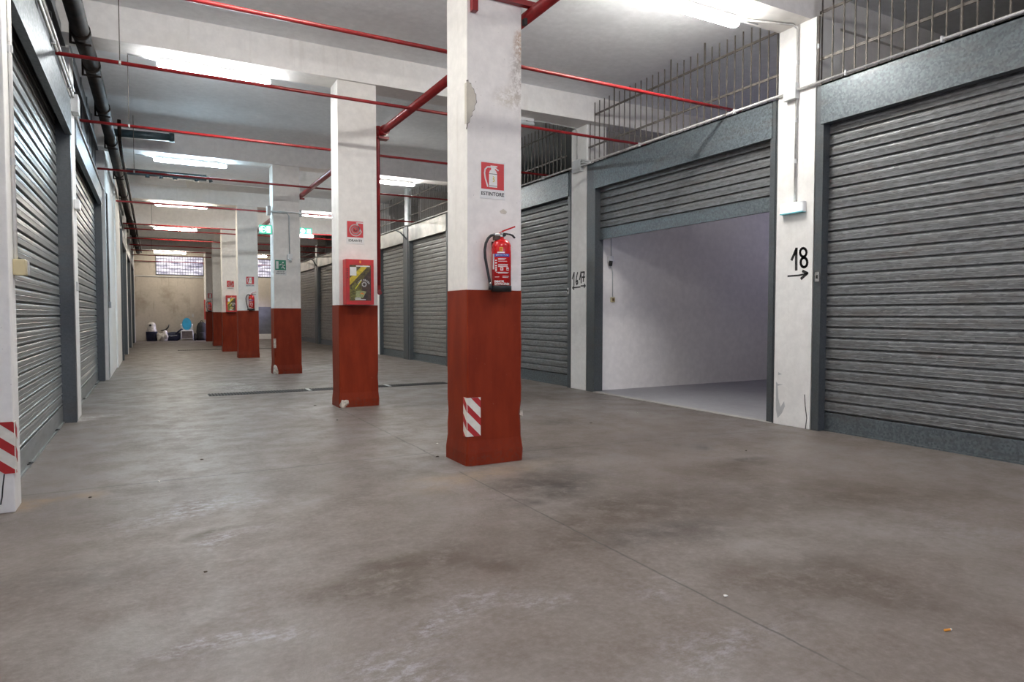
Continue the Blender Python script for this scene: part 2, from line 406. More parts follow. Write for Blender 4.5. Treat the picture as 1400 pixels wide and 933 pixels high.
pane_m, nt, b = new_mat('bright_window_pane'); p_ = pos(nt)
v1 = noise(nt, scaled(nt, p_, (1, 1, 3)), 2.2, 6, .7)
cc = mixc(nt, maprange(nt, v1, .40, .60), (.16, .15, .25), (.95, .90, 1.0))
nt.links.new(cc, b.inputs['Emission Color']); b.inputs['Emission Strength'].default_value = .24
b.inputs['Base Color'].default_value = (.3, .3, .35, 1); b.inputs['Roughness'].default_value = .3
for i, (a, c) in enumerate(wx):
    wf = MB()
    for q in ((a, a+.05, wz[0], wz[1]), (c-.05, c, wz[0], wz[1]), (a, c, wz[0], wz[0]+.05), (a, c, wz[1]-.05, wz[1])):
        wf.box(q[0], q[1], YB-.02, YB+.12, q[2], q[3])
    win = struct(wf.build('window_%d' % (i+1), DARKSHEET))
    MB().box(a+.04, c-.04, YB+.08, YB+.09, wz[0]+.04, wz[1]-.04).build('window_pane', pane_m, win)
    g = MB()
    n = int((c-a)/.13)
    for k in range(1, n): x = a+(c-a)*k/n; g.box(x-.008, x+.008, YB+.03, YB+.05, wz[0], wz[1])
    for k in range(1, 6): z = wz[0]+(wz[1]-wz[0])*k/6; g.box(a, c, YB+.02, YB+.05, z-.010, z+.010)
    g.build('window_bars', DARKSHEET, win)
struct(MB().box(-.9, 3.0, YB-.05, YB, 3.42, 3.46).build('trim_1', GREYPL))
struct(MB().box(3.7, 6.6, YB-.05, YB, .30, 1.85).build('trim_2', GREYDOOR))
struct(MB().box(3.7, 6.6, YB-.06, YB, .0, .30).build('trim_3', PIER_P))

# beams
BY = [.85, 5.45, 9.95, 16.3, 22.95, 27.25, 32.7, 38.1]
BZ = [4.97, 4.97, 4.88, 4.89, 4.88, 4.64, 4.74, 4.66]
for i, (y, z) in enumerate(zip(BY, BZ)):
    o = MB().box(-1.28, 13.4, y, y+.47, z, ZC).build('ceiling_beam', BEAM_P)
    struct(o, ['white beam across the hall behind the viewer', 'nearest white beam, over the column carrying the extinguisher and the pillar marked 18',
        'second white beam, resting on the column with the hydrant cabinet', 'third white beam, over the column with the green exit signs',
        'fourth white beam, over the second column that carries an extinguisher', 'fifth white beam, over the far column with a hydrant cabinet',
        'sixth white beam along the hall', 'last white beam before the end wall'][i], 'beam')

# free-standing columns
COLS = [(2.555, 3.118, 5.56, 6.02, 1.63, 'nearest column, white above and brick red below, carrying the large fire extinguisher'),
        (2.487, 3.075, 10.0, 10.42, 1.545, 'second column, white over red, with the red hydrant cabinet and its pipe'),
        (2.548, 3.155, 16.35, 16.8, 1.55, 'third column, white over red, between the two glowing green exit signs'),
        (2.49, 3.10, 23.0, 23.45, 1.532, 'fourth column, white over red, carrying a small distant fire extinguisher'),
        (2.40, 2.99, 27.3, 27.75, 1.49, 'fifth column, half behind the fourth, with a far hydrant cabinet'),
        (2.48, 3.07, 32.7, 33.15, 1.515, 'sixth column, a pale strip just left of the far hydrant cabinet'),
        (2.56, 3.15, 38.1, 38.55, 1.56, 'farthest column, grey, before the end wall with the window')]
for i, (x0, x1, y0, y1, pz, lab) in enumerate(COLS):
    t = thing('pillar', lab, 'column', ((x0+x1)/2, (y0+y1)/2, 0), 'columns down the middle of the hall', 'thing')
    zt = BZ[i+1]
    MB().box(x0, x1, y0, y1, pz, zt, .006).build('shaft', WHITE_P, t)
    # red base: a touch thicker than the shaft, chipped corners
    mb = MB(); nz = 14
    rnd = random.Random(i)
    loops = []
    for k in range(nz+1):
        z = pz*k/nz; f = .006 + (.012 if z < .12 else 0)
        c_ = []
        for (x, y, sx_, sy2) in ((x0, y0, -1, -1), (x1, y0, 1, -1), (x1, y1, 1, 1), (x0, y1, -1, 1)):
            ch = .010 + (rnd.random()**3)*(.030 if z < .5 else .010)
            X_, Y_ = x+sx_*f, y+sy2*f
            if sx_*sy2 > 0: pts = [(X_, Y_-sy2*ch), (X_-sx_*ch, Y_)]
            else: pts = [(X_-sx_*ch, Y_), (X_, Y_-sy2*ch)]
            c_ += [mb.bm.verts.new((px_, py_, z)) for px_, py_ in pts]
        loops.append(c_)
    for a, c in zip(loops[:-1], loops[1:]):
        for k in range(8): mb.bm.faces.new((a[k], a[(k+1) % 8], c[(k+1) % 8], c[k]))
    mb.bm.faces.new(loops[0][::-1]); mb.bm.faces.new(loops[-1])
    o = mb.build('painted_base', RED_BASE, t); o['label'] = 'brick red painted lower part of the column'
    if i == 0:
        fr = FRONT(0, y0, 0)
        edge = [(637, 110), (640, 109), (641, 113), (644, 114), (645, 119), (648, 122), (649, 127), (651, 129), (651, 136), (652, 140), (649, 145), (649, 150), (646, 153), (646, 158), (643, 161), (642, 167), (639, 170), (637, 177)]
        pts = [atY(x, y, y0) for x, y in edge] + [Vector((x0-.003, y0, atY(637, 176, y0).z)), Vector((x0-.003, y0, atY(637, 110, y0).z))]
        MB().poly(fr, [(v.x, v.z) for v in pts], -.002, .0025).build('plaster_flake_edge', INKGREY, t)
        cx_ = sum(v.x for v in pts)/len(pts); cz_ = sum(v.z for v in pts)/len(pts)
        q = MB().poly(fr, [(max(x0-.003, cx_+(v.x-cx_)*.90), cz_+(v.z-cz_)*.965) for v in pts], -.002, .005)
        q.box(x0-.003, x0+.004, y0-.004, y0+.045, atY(637, 168, y0).z, atY(637, 112, y0).z)
        q = q.build('plaster_patch', PEEL, t); q['label'] = 'flaked patch of bare plaster'
        pts = [atY(x, y, y0) for x, y in ((683, 289), (688, 286), (693, 290), (691, 293), (685, 292))]
        q = MB().poly(fr, [(v.x, v.z) for v in pts], -.002, .003).build('scraped_mark', PEEL, t)
        pts = [atY(x, y, y0) for x, y in ((711, 562), (714, 560), (714, 569), (710, 567))]
        q = MB().poly(fr, [(v.x, v.z) for v in pts], -.002, .011).build('paint_chip', MORTAR, t)
    if i == 1:
        q = MB().blob(atY(470, 553, y0-.02), .05, .03, .07, .3, 3).blob(atY(474, 551, y0-.01), .03, .02, .05, .3, 8).build('crumbled_plaster', MORTAR, t)
    if i == 2:
        q = MB().blob(atY(377, 507, y0+.0), .06, .04, .11, .3, 4).build('crumbled_plaster', MORTAR, t)
        MB().box(x0-.012, x0+.03, y0-.012, y0+.1, .62, .84).build('paint_chip', MORTAR, t)

# piers along the right-hand wall
def pier_r(y0, y1, z1, lab, m=PIER_P, x1=7.5):
    return struct(MB().box(XR, x1, y0, y1, 0, z1, .006).build('wall_pillar', m), lab, 'pillar')
RP18 = pier_r(5.37, 5.91, 4.97, 'white wall pillar painted with black 18 and an arrow')
RP17 = pier_r(10.139, 10.637, 4.88, 'white wall pillar painted with black 16 17 and two arrows')
pier_r(15.98, 16.62, 4.89, 'white wall pillar glimpsed behind the nearest column')
pier_r(22.75, 23.4, 4.88, 'white wall pillar on the right behind the second column')
pier_r(27.15, 27.7, 4.64, 'white wall pillar farther along the right wall behind the second column')
pier_r(.95, 1.25, 4.97, 'white wall pillar at the near end of the closest shutter')
pier_r(37.9, 38.6, 4.66, 'white wall pillar nearest the end wall on the right')
# cracks and scuffs on pillar 18
fr = RIGHT(XR, 0, 0)
def rpts(pl, X=XR): return [(-atX(x, y, X).y, atX(x, y, X).z) for x, y in pl]
MB().ribbon(fr, rpts([(1100, 540), (1101, 556), (1103, 572), (1101, 588)]), .010, -.002, .002).build('wall_crack', INK, RP18)
sm = MB()
for q in ([(1061, 522), (1063, 524), (1064, 545), (1067, 557), (1072, 549), (1073, 556), (1069, 565), (1063, 572), (1061, 560)], [(1064, 509), (1069, 512), (1064, 513)], [(1062, 525), (1071, 526), (1062, 528)]):
    sm.poly(fr, rpts(q), -.002, .0015)
sm.build('scuff_mark', GREYPL, RP18)
# partitions between the garages
for y, z in ((5.6, ZC), (10.4, ZC), (16.2, ZC), (19.9, ZC), (23.0, ZC), (27.4, ZC), (32.75, ZC), (38.2, ZC)):
    struct(MB().box(7.5, 13.4, y-.1, y+.1, 0, z).build('wall_partition', WALL_P if y < 6 else GREY_P))
# dividing wall of garage 17 runs flush with the channel
struct(MB().box(7.17, 13.4, 9.97, 10.30, 0, 3.9).build('wall_garage', WALL_P))
# stored brickwork seen through the grille of 17
struct(MB().box(7.12, 13.4, 5.7, 9.97, 0, .010).build('floor_garage', plaster('garage_floor_pale', (.36, .355, .37), stain=(.24, .23, .235), amount=.5, streak=False)))  # thin slab, paler than the hall floor
struct(MB().box(7.02, 7.125, 5.93, 9.86, 0, .012, .004).build('trim_4', plaster('threshold_mortar', (.42, .40, .37), stain=(.25, .22, .19), amount=.5, streak=False)))
struct(MB().box(10.2, 12.6, 10.0, 10.12, 4.0, ZC).build('wall_garage_upper', GREY_P))

# piers and steel on the left
def pier_l(y0, y1, z1, lab, x=XL): return struct(MB().box(-1.28, x, y0, y1, 0, z1, .006).build('wall_pillar', PIER_P), lab, 'pillar')
LP0 = pier_l(5.78, 6.03, ZC, 'white wall pillar at the left edge with a striped warning plate')
pier_l(10.42, 10.95, 4.88, 'white wall pillar between the two near shutters on the left')
pier_l(16.62, 17.0, 4.89, 'pale wall pillar just past the second shutter on the left', -.80)
pier_l(27.1, 27.6, 4.64, 'far wall pillar on the left, first past the plain wall', -.70)
pier_l(32.55, 33.1, 4.74, 'far wall pillar on the left, second past the plain wall', -.70)
pier_l(37.9, 38.6, 4.66, 'wall pillar at the far end of the left wall', -.68)
fr = FRONT(0, 5.78, 0)
MB().ribbon(fr, [(atY(x, y, 5.78).x, atY(x, y, 5.78).z) for x, y in ((6, 648), (4, 665), (3, 680), (1, 690))], .008, -.002, .002).build('wall_crack', INK, LP0)

# ------------------------------------------------------------------ roller shutters
PITCH_S = .1275
def curtain_mesh(fr, u0, u1, zb, zt):
    mb = MB(); prof = []
    z = zb
    while z < zt:
        for d, h in ((-.016, 0), (-.020, .014), (.011, .0145), (.015, .018), (.015, .027), (.006, .031), (.007, .050), (.009, .066), (.006, .070), (.009, .076), (.009, .100), (.006, .114), (-.002, .1225)):
            prof.append((d, min(z+h, zt)))
        z += PITCH_S
    prof.append((-.016, zt))
    rows = [[mb.bm.verts.new(fr(u, z, d)) for (d, z) in prof] for u in (u0, u1)]
    back = [[mb.bm.verts.new(fr(u, z, -.03)) for z in (zb, zt)] for u in (u0, u1)]
    for k in range(len(prof)-1): mb.bm.faces.new((rows[0][k], rows[1][k], rows[1][k+1], rows[0][k+1]))
    mb.bm.faces.new((back[0][0], back[0][1], back[1][1], back[1][0]))
    return mb
def shutter(side, y0, y1, label, mat, zb=.0, ztop=3.67, ztop2=4.14, hdr=None, barh=.23, rail=.11, x=None, locks=True, handle=False, group=None, rails=(1, 1), recess=.12):
    X = x if x is not None else (XR if side == 'R' else XL)
    fr = RIGHT(X, 0, 0) if side == 'R' else LEFT(X, 0, 0)
    u0, u1 = (-y1, -y0) if side == 'R' else (y0, y1)
    t = thing('roller_shutter', label, 'roller shutter', (X, (y0+y1)/2, 0), group)
    r0, r1 = rail if isinstance(rail, tuple) else (rail, rail)
    for k, (a, b) in enumerate(((u0, u0+r0), (u1-r1, u1))):
        if not rails[k]: continue
        m = MB().obox(fr, a, b, 0, ztop2 if k else ztop2, -recess-.06, -.01)
        m.obox(fr, a+.02 if k == 0 else a, b if k == 0 else b-.02, 0, ztop2, -.012, .004)
        m.build('side_rail', STEEL, t)
    ia, ib = u0+(r0 if rails[0] else 0), u1-(r1 if rails[1] else 0)
    fc = lambda a, b, c=0.: fr(a, b, c-recess)
    curtain_mesh(fc, ia-.02, ib+.02, zb+barh, ztop+.25).build('slat_curtain', mat, t)
    bar = MB().obox(fr, ia-.01, ib+.01, zb+.015, zb+barh-.008, -recess-.02, -recess+.014, .004)
    bar.obox(fr, ia, ib, zb, zb+.02, -recess-.015, -recess+.03)
    bar.build('bottom_bar', GALV if side == 'R' else mat, t)
    hd = MB().obox(fr, ia-.03, ib+.03, ztop, ztop2, -.03, .018)
    hd.obox(fr, ia-.03, ib+.03, ztop2-.02, ztop2, -recess-.3, .018)
    hd.obox(fr, ia-.03, ib+.03, ztop-.002, ztop+.02, -.05, .022)
    hd.build('header_cover', hdr or (GALV if side == 'R' else GALV_HEAD), t)
    if locks:
        for uu in (ia-.06, ib+.02):
            l = MB().obox(fr, uu, uu+.05, 1.80, 1.92, .0, .03, .004).build('lock', CHROME, t)
            MB().obox(fr, uu+.015, uu+.035, 1.84, 1.88, .03, .036).build('keyhole', INK, l)
    if handle:
        for f in (.32, .78):
            c = u0+(u1-u0)*f
            pts = [fr(c-.04, .03, -recess+.01), fr(c-.04, .035, .035-recess), fr(c, .04, .05-recess), fr(c+.04, .035, .035-recess), fr(c+.04, .03, -recess+.01)]
            MB().tube(pts, .006, 8).build('pull_handle', INK, t)
    return t
GS = 'roller shutters along the garages'
shutter('R', 1.25, 5.36, 'nearest closed roller shutter, filling the right edge beyond the 18 pillar', GALV_SLAT, group=GS)
shutter('R', 5.92, 10.135, 'half-raised roller shutter with the empty white garage showing beneath', GALV_SLAT, zb=2.76, barh=.20, group=GS, rail=(.27, .10), locks=False)
shutter('R', 10.64, 15.97, 'closed grey roller shutter between the nearest column and the 16 17 pillar', GALV_SLAT, group=GS)
shutter('R', 16.63, 19.74, 'closed roller shutter immediately left of the nearest column, seen past it', GALV_WARM, hdr=DUSTY_LAMPLIT, group=GS, locks=False)
shutter('R', 20.1, 22.74, 'closed roller shutter beside the riser pipe of the second column', GALV_WARM, hdr=DUSTY_LAMPLIT, group=GS, locks=False)
shutter('R', 23.41, 27.14, 'far right-hand closed roller shutter masked by the second column', GALV_WARM, hdr=DUSTY_LAMPLIT, group=GS, locks=False)
shutter('R', 27.71, 32.55, 'far closed roller shutter right of the slim steel post, beside the second column', GALV_WARM, hdr=DUSTY_LAMPLIT, group=GS, locks=False)
shutter('R', 33.0, 37.89, 'farthest right-hand closed roller shutter, beside the third column', GALV_WARM, hdr=DUSTY_LAMPLIT, group=GS, locks=False)
shutter('L', 6.04, 10.41, 'nearest closed roller shutter on the left, tall and brightly ribbed', GALV_LEFT, ztop=3.70, ztop2=4.17, group=GS, handle=True, locks=False, rail=.16, rails=(0, 1), recess=.16)
shutter('L', 10.96, 16.6, 'second closed roller shutter on the left wall', GALV_LEFT, ztop=3.70, ztop2=4.17, group=GS, handle=True, locks=False, rail=.24, rails=(0, 1), recess=.13)
shutter('L', 23.4, 27.08, 'third closed roller shutter on the left, first past the plain wall', GALV_LEFT, ztop=3.6, ztop2=4.0, group=GS, locks=False, x=-.72)
shutter('L', 27.62, 32.53, 'fourth closed roller shutter on the left, a thin dark sliver', GALV_LEFT, ztop=3.6, ztop2=4.0, group=GS, locks=False, x=-.72)
shutter('L', 33.12, 37.88, 'last roller shutter on the left, next to the end wall', GALV_LEFT, ztop=3.6, ztop2=4.0, group=GS, locks=False, x=-.70)
# sheet panels over the left shutters
for (a, b, x) in ((6.03, 10.42, -.95), (10.95, 16.62, -.95), (23.3, 27.1, -.8), (27.6, 32.55, -.8), (33.1, 37.9, -.8)):
    mb = MB().box(-1.0, x, a, b, 4.1, ZC)
    n = int((b-a)/1.3)
    for k in range(1, n+1): y = a+(b-a)*k/(n+1); mb.box(x-.01, x+.02, y-.03, y+.03, 4.17, ZC)
    mb.box(x-.01, x+.05, a, b, 4.86, 4.98)
    struct(mb.build('wall_panel', DARKSHEET))
# steel posts between paired shutters on the right
for y0, y1, lab in ((19.75, 20.09, 'slim steel post between two shutters, left of the nearest column'), (32.57, 32.98, 'slim far steel post just left of the second column')):
    t = thing('steel_post', lab, 'post', (7.1, (y0+y1)/2, 0), 'steel posts between shutters')
    MB().box(7.04, 7.2, y0, y1, 0, 4.15, .01).build('lower_post', STEEL, t)
    q = MB().box(7.06, 7.18, y0+.03, y1-.03, 4.15, ZC if y0 < 30 else 4.74).build('upper_post', STEEL_PALE, t); q['label'] = 'white painted upper post'
    MB().tube([(7.03, y0+.05, 3.74), (7.0, y0+.55, 4.0), (7.02, y0+1.1, 4.14)], .02, 8).build('diagonal_brace', STEEL, t)

# ------------------------------------------------------------------ iron grilles above the right-hand shutters
def grille(y0, y1, label, tall=(), single=False, ztip=5.22, x=7.10):
    t = thing('security_grille', label, 'grille', (x, (y0+y1)/2, 4.14), 'iron grilles above the right-hand shutters')
    for z in (4.46, 5.01):
        MB().box(x-.006, x+.006, y0, y1, z-.016, z+.016).build('rail', BARIRON, t)
    n = int((y1-y0)/.142)
    ys = [y0+.04+(y1-y0-.08)*k/n for k in range(n+1)]
    if single:
        mb = MB()
        for y in ys: mb.box(x-.014, x-.002, y-.006, y+.006, 4.12, ztip)
        mb.build('bars', BARIRON, t)
    else:
        first = MB().box(x-.015, x-.001, ys[0]-.0065, ys[0]+.0065, 4.12, ztip).build('bar', BARIRON, t)
        tallm = None
        for k, y in enumerate(ys[1:]):
            istall = any(abs(y-q) < .071 for q in tall)
            if istall and tallm is None:
                o = MB().box(x-.017, x+.001, y-.009, y+.009, 4.12, ZC).build('bar', BARIRON, t); tallm = (o, y)
            elif istall:
                o = tallm[0].copy(); COL.objects.link(o); o.parent = t; o.location.y = y-tallm[1]; WLOC[o.name] = WLOC[t.name]
            else:
                o = first.copy(); COL.objects.link(o); o.parent = t; o.location.y = y-ys[0]; WLOC[o.name] = WLOC[t.name]
    return t
grille(1.3, 5.36, 'iron bar grille above the closed shutter at the right edge', (3.75,))
grille(5.92, 10.26, 'long iron bar grille above the half-raised shutter', (7.17, 8.0, 9.38))
grille(10.87, 15.97, 'dark iron bar grille just right of the nearest column, past the 16 17 pillar', (11.6, 13.2))
grille(16.63, 19.75, 'iron bar grille between the nearest column and the slim steel post', single=True)
grille(20.1, 22.74, 'iron bar grille left of the slim steel post, beside the riser pipe', single=True)
grille(23.41, 27.14, 'distant iron bar grille behind the second column', single=True)
grille(27.71, 32.55, 'distant iron bar grille between the second column and the far post', single=True)
grille(33.0, 37.9, 'farthest iron bar grille, beside the third column', single=True)

# ------------------------------------------------------------------ red pipework
pz = 4.22
def thin_pipe(y, xa, xb, label, rods=(), z=pz, r=.0215):
    t = thing('sprinkler_pipe', label, 'pipe', ((xa+xb)/2, y, z), 'thin red cross pipes')
    MB().tube([(xa, y, z), (xb, y, z)], r, 12).build('pipe_run', REDPIPE, t)
    for x in rods:
        MB().tube([(x, y, z+r), (x, y, ZC)], .006, 6).build('hanger_rod', BARIRON, t)
        MB().tube([(x-.012, y, z), (x+.012, y, z)], r+.006, 12).build('pipe_clip', GALVTUBE, t)
    return t
PY = [6.70, 8.75, 11.58, 15.2, 19.0]
thin_pipe(2.9, -.85, 7.6, 'red cross pipe entering the grille at the upper right corner')
thin_pipe(6.70, -.85, 8.0, 'nearest full red cross pipe, running high across the nearest column')
thin_pipe(8.75, -.85, 7.9, 'red cross pipe just in front of the first lit lamp on the left', (-.25,))
thin_pipe(11.58, -.85, 7.9, 'red cross pipe just beyond the second column', (-.23,))
thin_pipe(15.2, -.85, 7.9, 'red cross pipe just before the third column', (-.23,))
tl = ['red cross pipe just past the third column', 'red cross pipe between the third and fourth columns', 'red cross pipe just past the far warm lamp on the left',
      'red cross pipe crossing behind the fourth column', 'red cross pipe crossing behind the fifth column', 'red cross pipe just before the last lit lamp', 'red cross pipe crossing in front of the high end window', 'last red cross pipe, below the others at the end window']
ys = [19.3, 23.9] + [atZ(x, y, pz).y for x, y in ((248, 316.5), (250, 329), (247, 337.5), (247, 344.5), (241, 350.5), (236, 361))]
for i, y in enumerate(ys):
    if y > YB-.3: y = YB-.4+.05*i
    thin_pipe(min(y, YB-.2), -.7, 7.7, tl[i], (.1,) if i in (2, 5) else ())
# main along the columns
XM, ZM = 3.225, 4.25
t = thing('water_main_pipe', 'thick red main pipe running past the right faces of the columns', 'pipe', (XM, 10, ZM))
MB().tube([(XM, -2, ZM), (XM, 38, ZM)], .056, 18).build('main_run', REDPIPE, t)
MB().tube([(XM+.03, 10.0, ZM-.085), (XM-.06, 10.05, ZM+.02)], .0, 6).bm.free()
q = MB().tube([(XM-.075, 10.14, ZM+.02), (XM-.085, 10.14, ZM-.04), (XM-.085, 10.14, 1.85)], .033, 14)
q.tube([(XM-.085, 10.14, 1.86), (XM-.085, 10.14, 1.78), (XM-.10, 10.05, 1.74), (XM-.13, 9.95, 1.74)], .034, 12)
q.build('riser', REDPIPE, t)
q = MB().tube([(XM, 10.02, ZM), (XM, 10.26, ZM)], .075, 18).tube([(XM-.085, 10.14, ZM+.06), (XM-.085, 10.14, ZM-.10)], .05, 14)
q.tube([(XM-.085, 10.14, ZM+.03), (XM, 10.14, ZM)], .05, 12)
q.build('tee_fitting', REDPIPE, t)
q = MB().box(XM-.09, XM+.07, 10.05, 10.20, ZM-.135, ZM-.10).build('bracket', REDPIPE, t)
MB().tube([(XM+.03, 10.04, ZM-.07), (XM+.03, 10.035, ZM-.07)], .014, 8).tube([(XM-.05, 10.04, ZM+.0), (XM-.05, 10.02, ZM+.0)], .014, 8).build('bolt', CHROME, t)
# bracket on the nearest column
q = MB().box(2.585, 2.64, 5.50, 5.555, 4.135, 4.34).box(2.585, 3.25, 5.50, 5.555, 4.29, 4.34)
q.build('column_bracket', REDPIPE, t)
q = MB().box(XM-.105, XM-.075, 5.50, 5.55, ZM-.135, ZM-.075).build('clamp', INK, t)
for y in (16.5, 23.1):
    MB().box(XM-.075, XM+.075, y, y+.05, ZM-.09, ZM-.05).box(3.13, XM, y, y+.05, ZM-.09, ZM-.06).build('column_bracket', REDPIPE, t)
MB().tube([(3.03, 27.45, ZM), (3.03, 27.45, 1.75), (2.95, 27.35, 1.7)], .04, 10).build('riser', REDPIPE, t)

# old drain pipe along the left wall
pts = [Vector(q) for q in ((-.69, 7.4, 4.76), (-.673, 8.70, 4.76), (-.667, 9.67, 4.76), (-.632, 10.75, 4.76), (-.614, 13.6, 4.76), (-.603, 15.9, 4.76), (-.592, 22.05, 4.74), (-.54, 25.8, 4.52), (-.512, 30.05, 4.5), (-.47, 37.4, 4.45))]
def on_drain(Y_):
    for a, b in zip(pts[:-1], pts[1:]):
        if a.y <= Y_ <= b.y: return a.lerp(b, (Y_-a.y)/(b.y-a.y))
    return pts[-1]
t = thing('drain_pipe', 'thick rusty black drain pipe hung along the top of the left wall', 'pipe', (-.68, 12, 4.9))
MB().tube([Vector((-.71, 2, 4.76))]+pts, .095, 18).build('pipe_run', RUST, t)
for Y_ in (7.9, 9.5, 10.7, 12.8, 15.2, 18.5, 21.5, 26, 29.5, 34):
    q = on_drain(Y_)
    MB().tube([q-Vector((0, .06, 0)), q+Vector((0, .06, 0))], .108, 18).build('socket_collar', RUST, t)
    MB().box(q.x-.125, q.x-.10, Y_+.1, Y_+.14, q.z-.10, ZC).box(q.x-.125, q.x+.10, Y_+.1, Y_+.14, q.z-.115, q.z-.10).build('hanger_strap', RUST, t)
t = thing('drain_branch', 'slim dark pipe running beside the thick drain pipe on the left', 'pipe', (-.40, 16, 4.9))
MB().tube([(-.45, 14.6, 5.05), (-.45, 14.6, 4.7), (-.45, 15.9, 4.62), (-.44, 17.9, 4.6), (-.42, 21.0, 4.6), (-.385, 26.6, 4.45), (-.33, 36.8, 4.4)], .033, 10).build('pipe_run', RUST, t)
a = atY(155, 181, 15.3); b = atY(236, 188.5, 15.3)
t = thing('waste_pipe', 'dark teal waste pipe stub under the ceiling, beyond the first lit lamp', 'pipe', a, 'teal waste pipes')
MB().tube([(a.x, 15.3, a.z), (b.x, 15.3, b.z)], .075, 14).build('pipe_run', TEALPVC, t)
MB().tube([(b.x-.06, 15.3, b.z), (b.x+.03, 15.3, b.z)], .09, 14).build('end_cap', TEALPVC, t)
a = atY(165, 233.5, 20); b = atY(282, 243.6, 20)
t = thing('waste_pipe', 'longer dark teal waste pipe with outlet stubs, beyond the bluish lamp', 'pipe', a, 'teal waste pipes')
MB().tube([(a.x, 20, a.z), (b.x, 20, b.z)], .08, 14).build('pipe_run', TEALPVC, t)
for f in (.30, .46, .62, .88): 
    x = a.x+(b.x-a.x)*f; z = a.z+(b.z-a.z)*f
    MB().tube([(x, 20, z), (x, 20, z-.12)], .055, 10).build('outlet_stub', TEALPVC, t)
MB().tube([(b.x-.02, 20, b.z), (b.x+.08, 20, b.z), (b.x+.12, 20, b.z-.1)], .05, 10).build('end_elbow', TEALPVC, t)

# ------------------------------------------------------------------ lamps
LS = 27.
E_NEUT = glow('lamp_neutral', (.95, .98, 1.0), LS*1.2)
E_DIM = glow('lamp_unseen_fill', (1., .975, .95), LS*.85)  # for the two added lamps out of view overhead
E_BRIGHT = glow('lamp_new_tube', (1., .985, .95), LS*1.3)
E_COOL = glow('lamp_cool', (.62, .84, 1.0), LS*1.4)
E_WARM = glow('lamp_warm', (1.0, .91, .78), LS*.8)
E_WHITE = glow('lamp_white', (1., .985, .95), LS*1.2)
OFFLAMP = plain('unlit_diffuser', (.55, .58, .58), .35, 0, .05, 4)
def lamp(x0, y, zs, label, m, L=1.5):
    t = thing('ceiling_light', label, 'ceiling lamp', (x0+L/2, y, zs), 'strip lamps under the beams')
    MB().box(x0+.03, x0+L-.03, y-.06, y+.06, zs-.06, zs-.002, .012).build('housing', WHITEPL, t)
    q = MB(); n = 12; rr = []
    for (xx, s) in ((x0, .55), (x0+.025, .9), (x0+.06, 1.), (x0+L-.06, 1.), (x0+L-.025, .9), (x0+L, .55)):
        rr.append([q.bm.verts.new((xx, y+math.cos(a)*.062*s, zs-.085+math.sin(a)*.042*s)) for a in [2*PI*k/n for k in range(n)]])
    for a, b in zip(rr[:-1], rr[1:]):
        for k in range(n): q.bm.faces.new((a[k], a[(k+1) % n], b[(k+1) % n], b[k])).smooth = True
    q.bm.faces.new(rr[0][::-1]); q.bm.faces.new(rr[-1])
    q.build('diffuser', m, t)
    for f in (.12, .37, .63, .88):
        MB().box(x0+L*f-.012, x0+L*f+.012, y-.068, y+.068, zs-.075, zs-.052).build('clip', CHROME, t)
    MB().tube([(x0-.35 if x0 < 3 else x0+L+.35, y, zs-.012), (x0 if x0 < 3 else x0+L, y, zs-.03)], .009, 6).build('lead_in_cable', GREYPL, t)
    return t
def ly(i): return BY[i]+.40
lamp(-.62, ly(1), BZ[1], 'lit strip lamp under the nearest beam, left bay, above the frame', E_BRIGHT)
lamp(4.75, ly(1), BZ[1], 'large lit strip lamp at the top right, nearest the viewer', E_BRIGHT)
lamp(.14, ly(2), BZ[2], 'nearest of the lit strip lamps on the left, under the second beam', E_NEUT, 1.46)
lamp(4.58, ly(2), BZ[2], 'unlit strip lamp half hidden right of the nearest column', OFFLAMP, 1.48)
lamp(.13, ly(3), BZ[3], 'bluish lit strip lamp on the left, under the third beam', E_COOL, 1.47)
lamp(4.66, ly(3), BZ[3], 'lit strip lamp between the second and nearest columns', E_WHITE, 1.48)
lamp(.19, ly(4), BZ[4], 'warm lit strip lamp on the left under the fourth beam, third back', E_WARM, 1.45)
lamp(4.60, ly(4), BZ[4], 'lit strip lamp between the third and second columns', E_WHITE, 1.45)
lamp(.18, ly(5), BZ[5], 'warm lit strip lamp on the left under the fifth beam', E_WARM, 1.4)
lamp(.22, ly(7), BZ[7], 'last warm lit strip lamp on the left, above the end window', E_WARM, 1.45)
lamp(4.2, ly(7), BZ[7], 'warm lit strip lamp seen between the fourth and third columns', E_WARM, 1.45)
lamp(.14, ly(0), BZ[0], 'added strip lamp overhead at the left, unseen, lighting the near floor', E_DIM)  # this pair is added out of view to light the near floor
lamp(4.75, ly(0), BZ[0], 'added strip lamp overhead at the right, unseen, lighting the near floor', E_DIM)
# thin pale slab set just under the ceiling
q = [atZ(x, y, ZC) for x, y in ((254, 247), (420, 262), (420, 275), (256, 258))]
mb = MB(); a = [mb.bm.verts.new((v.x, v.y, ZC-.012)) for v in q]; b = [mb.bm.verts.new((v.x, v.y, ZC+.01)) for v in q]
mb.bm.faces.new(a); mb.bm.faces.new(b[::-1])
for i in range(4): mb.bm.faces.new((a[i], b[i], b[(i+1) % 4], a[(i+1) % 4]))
struct(mb.build('ceiling_patch', PIER_P))

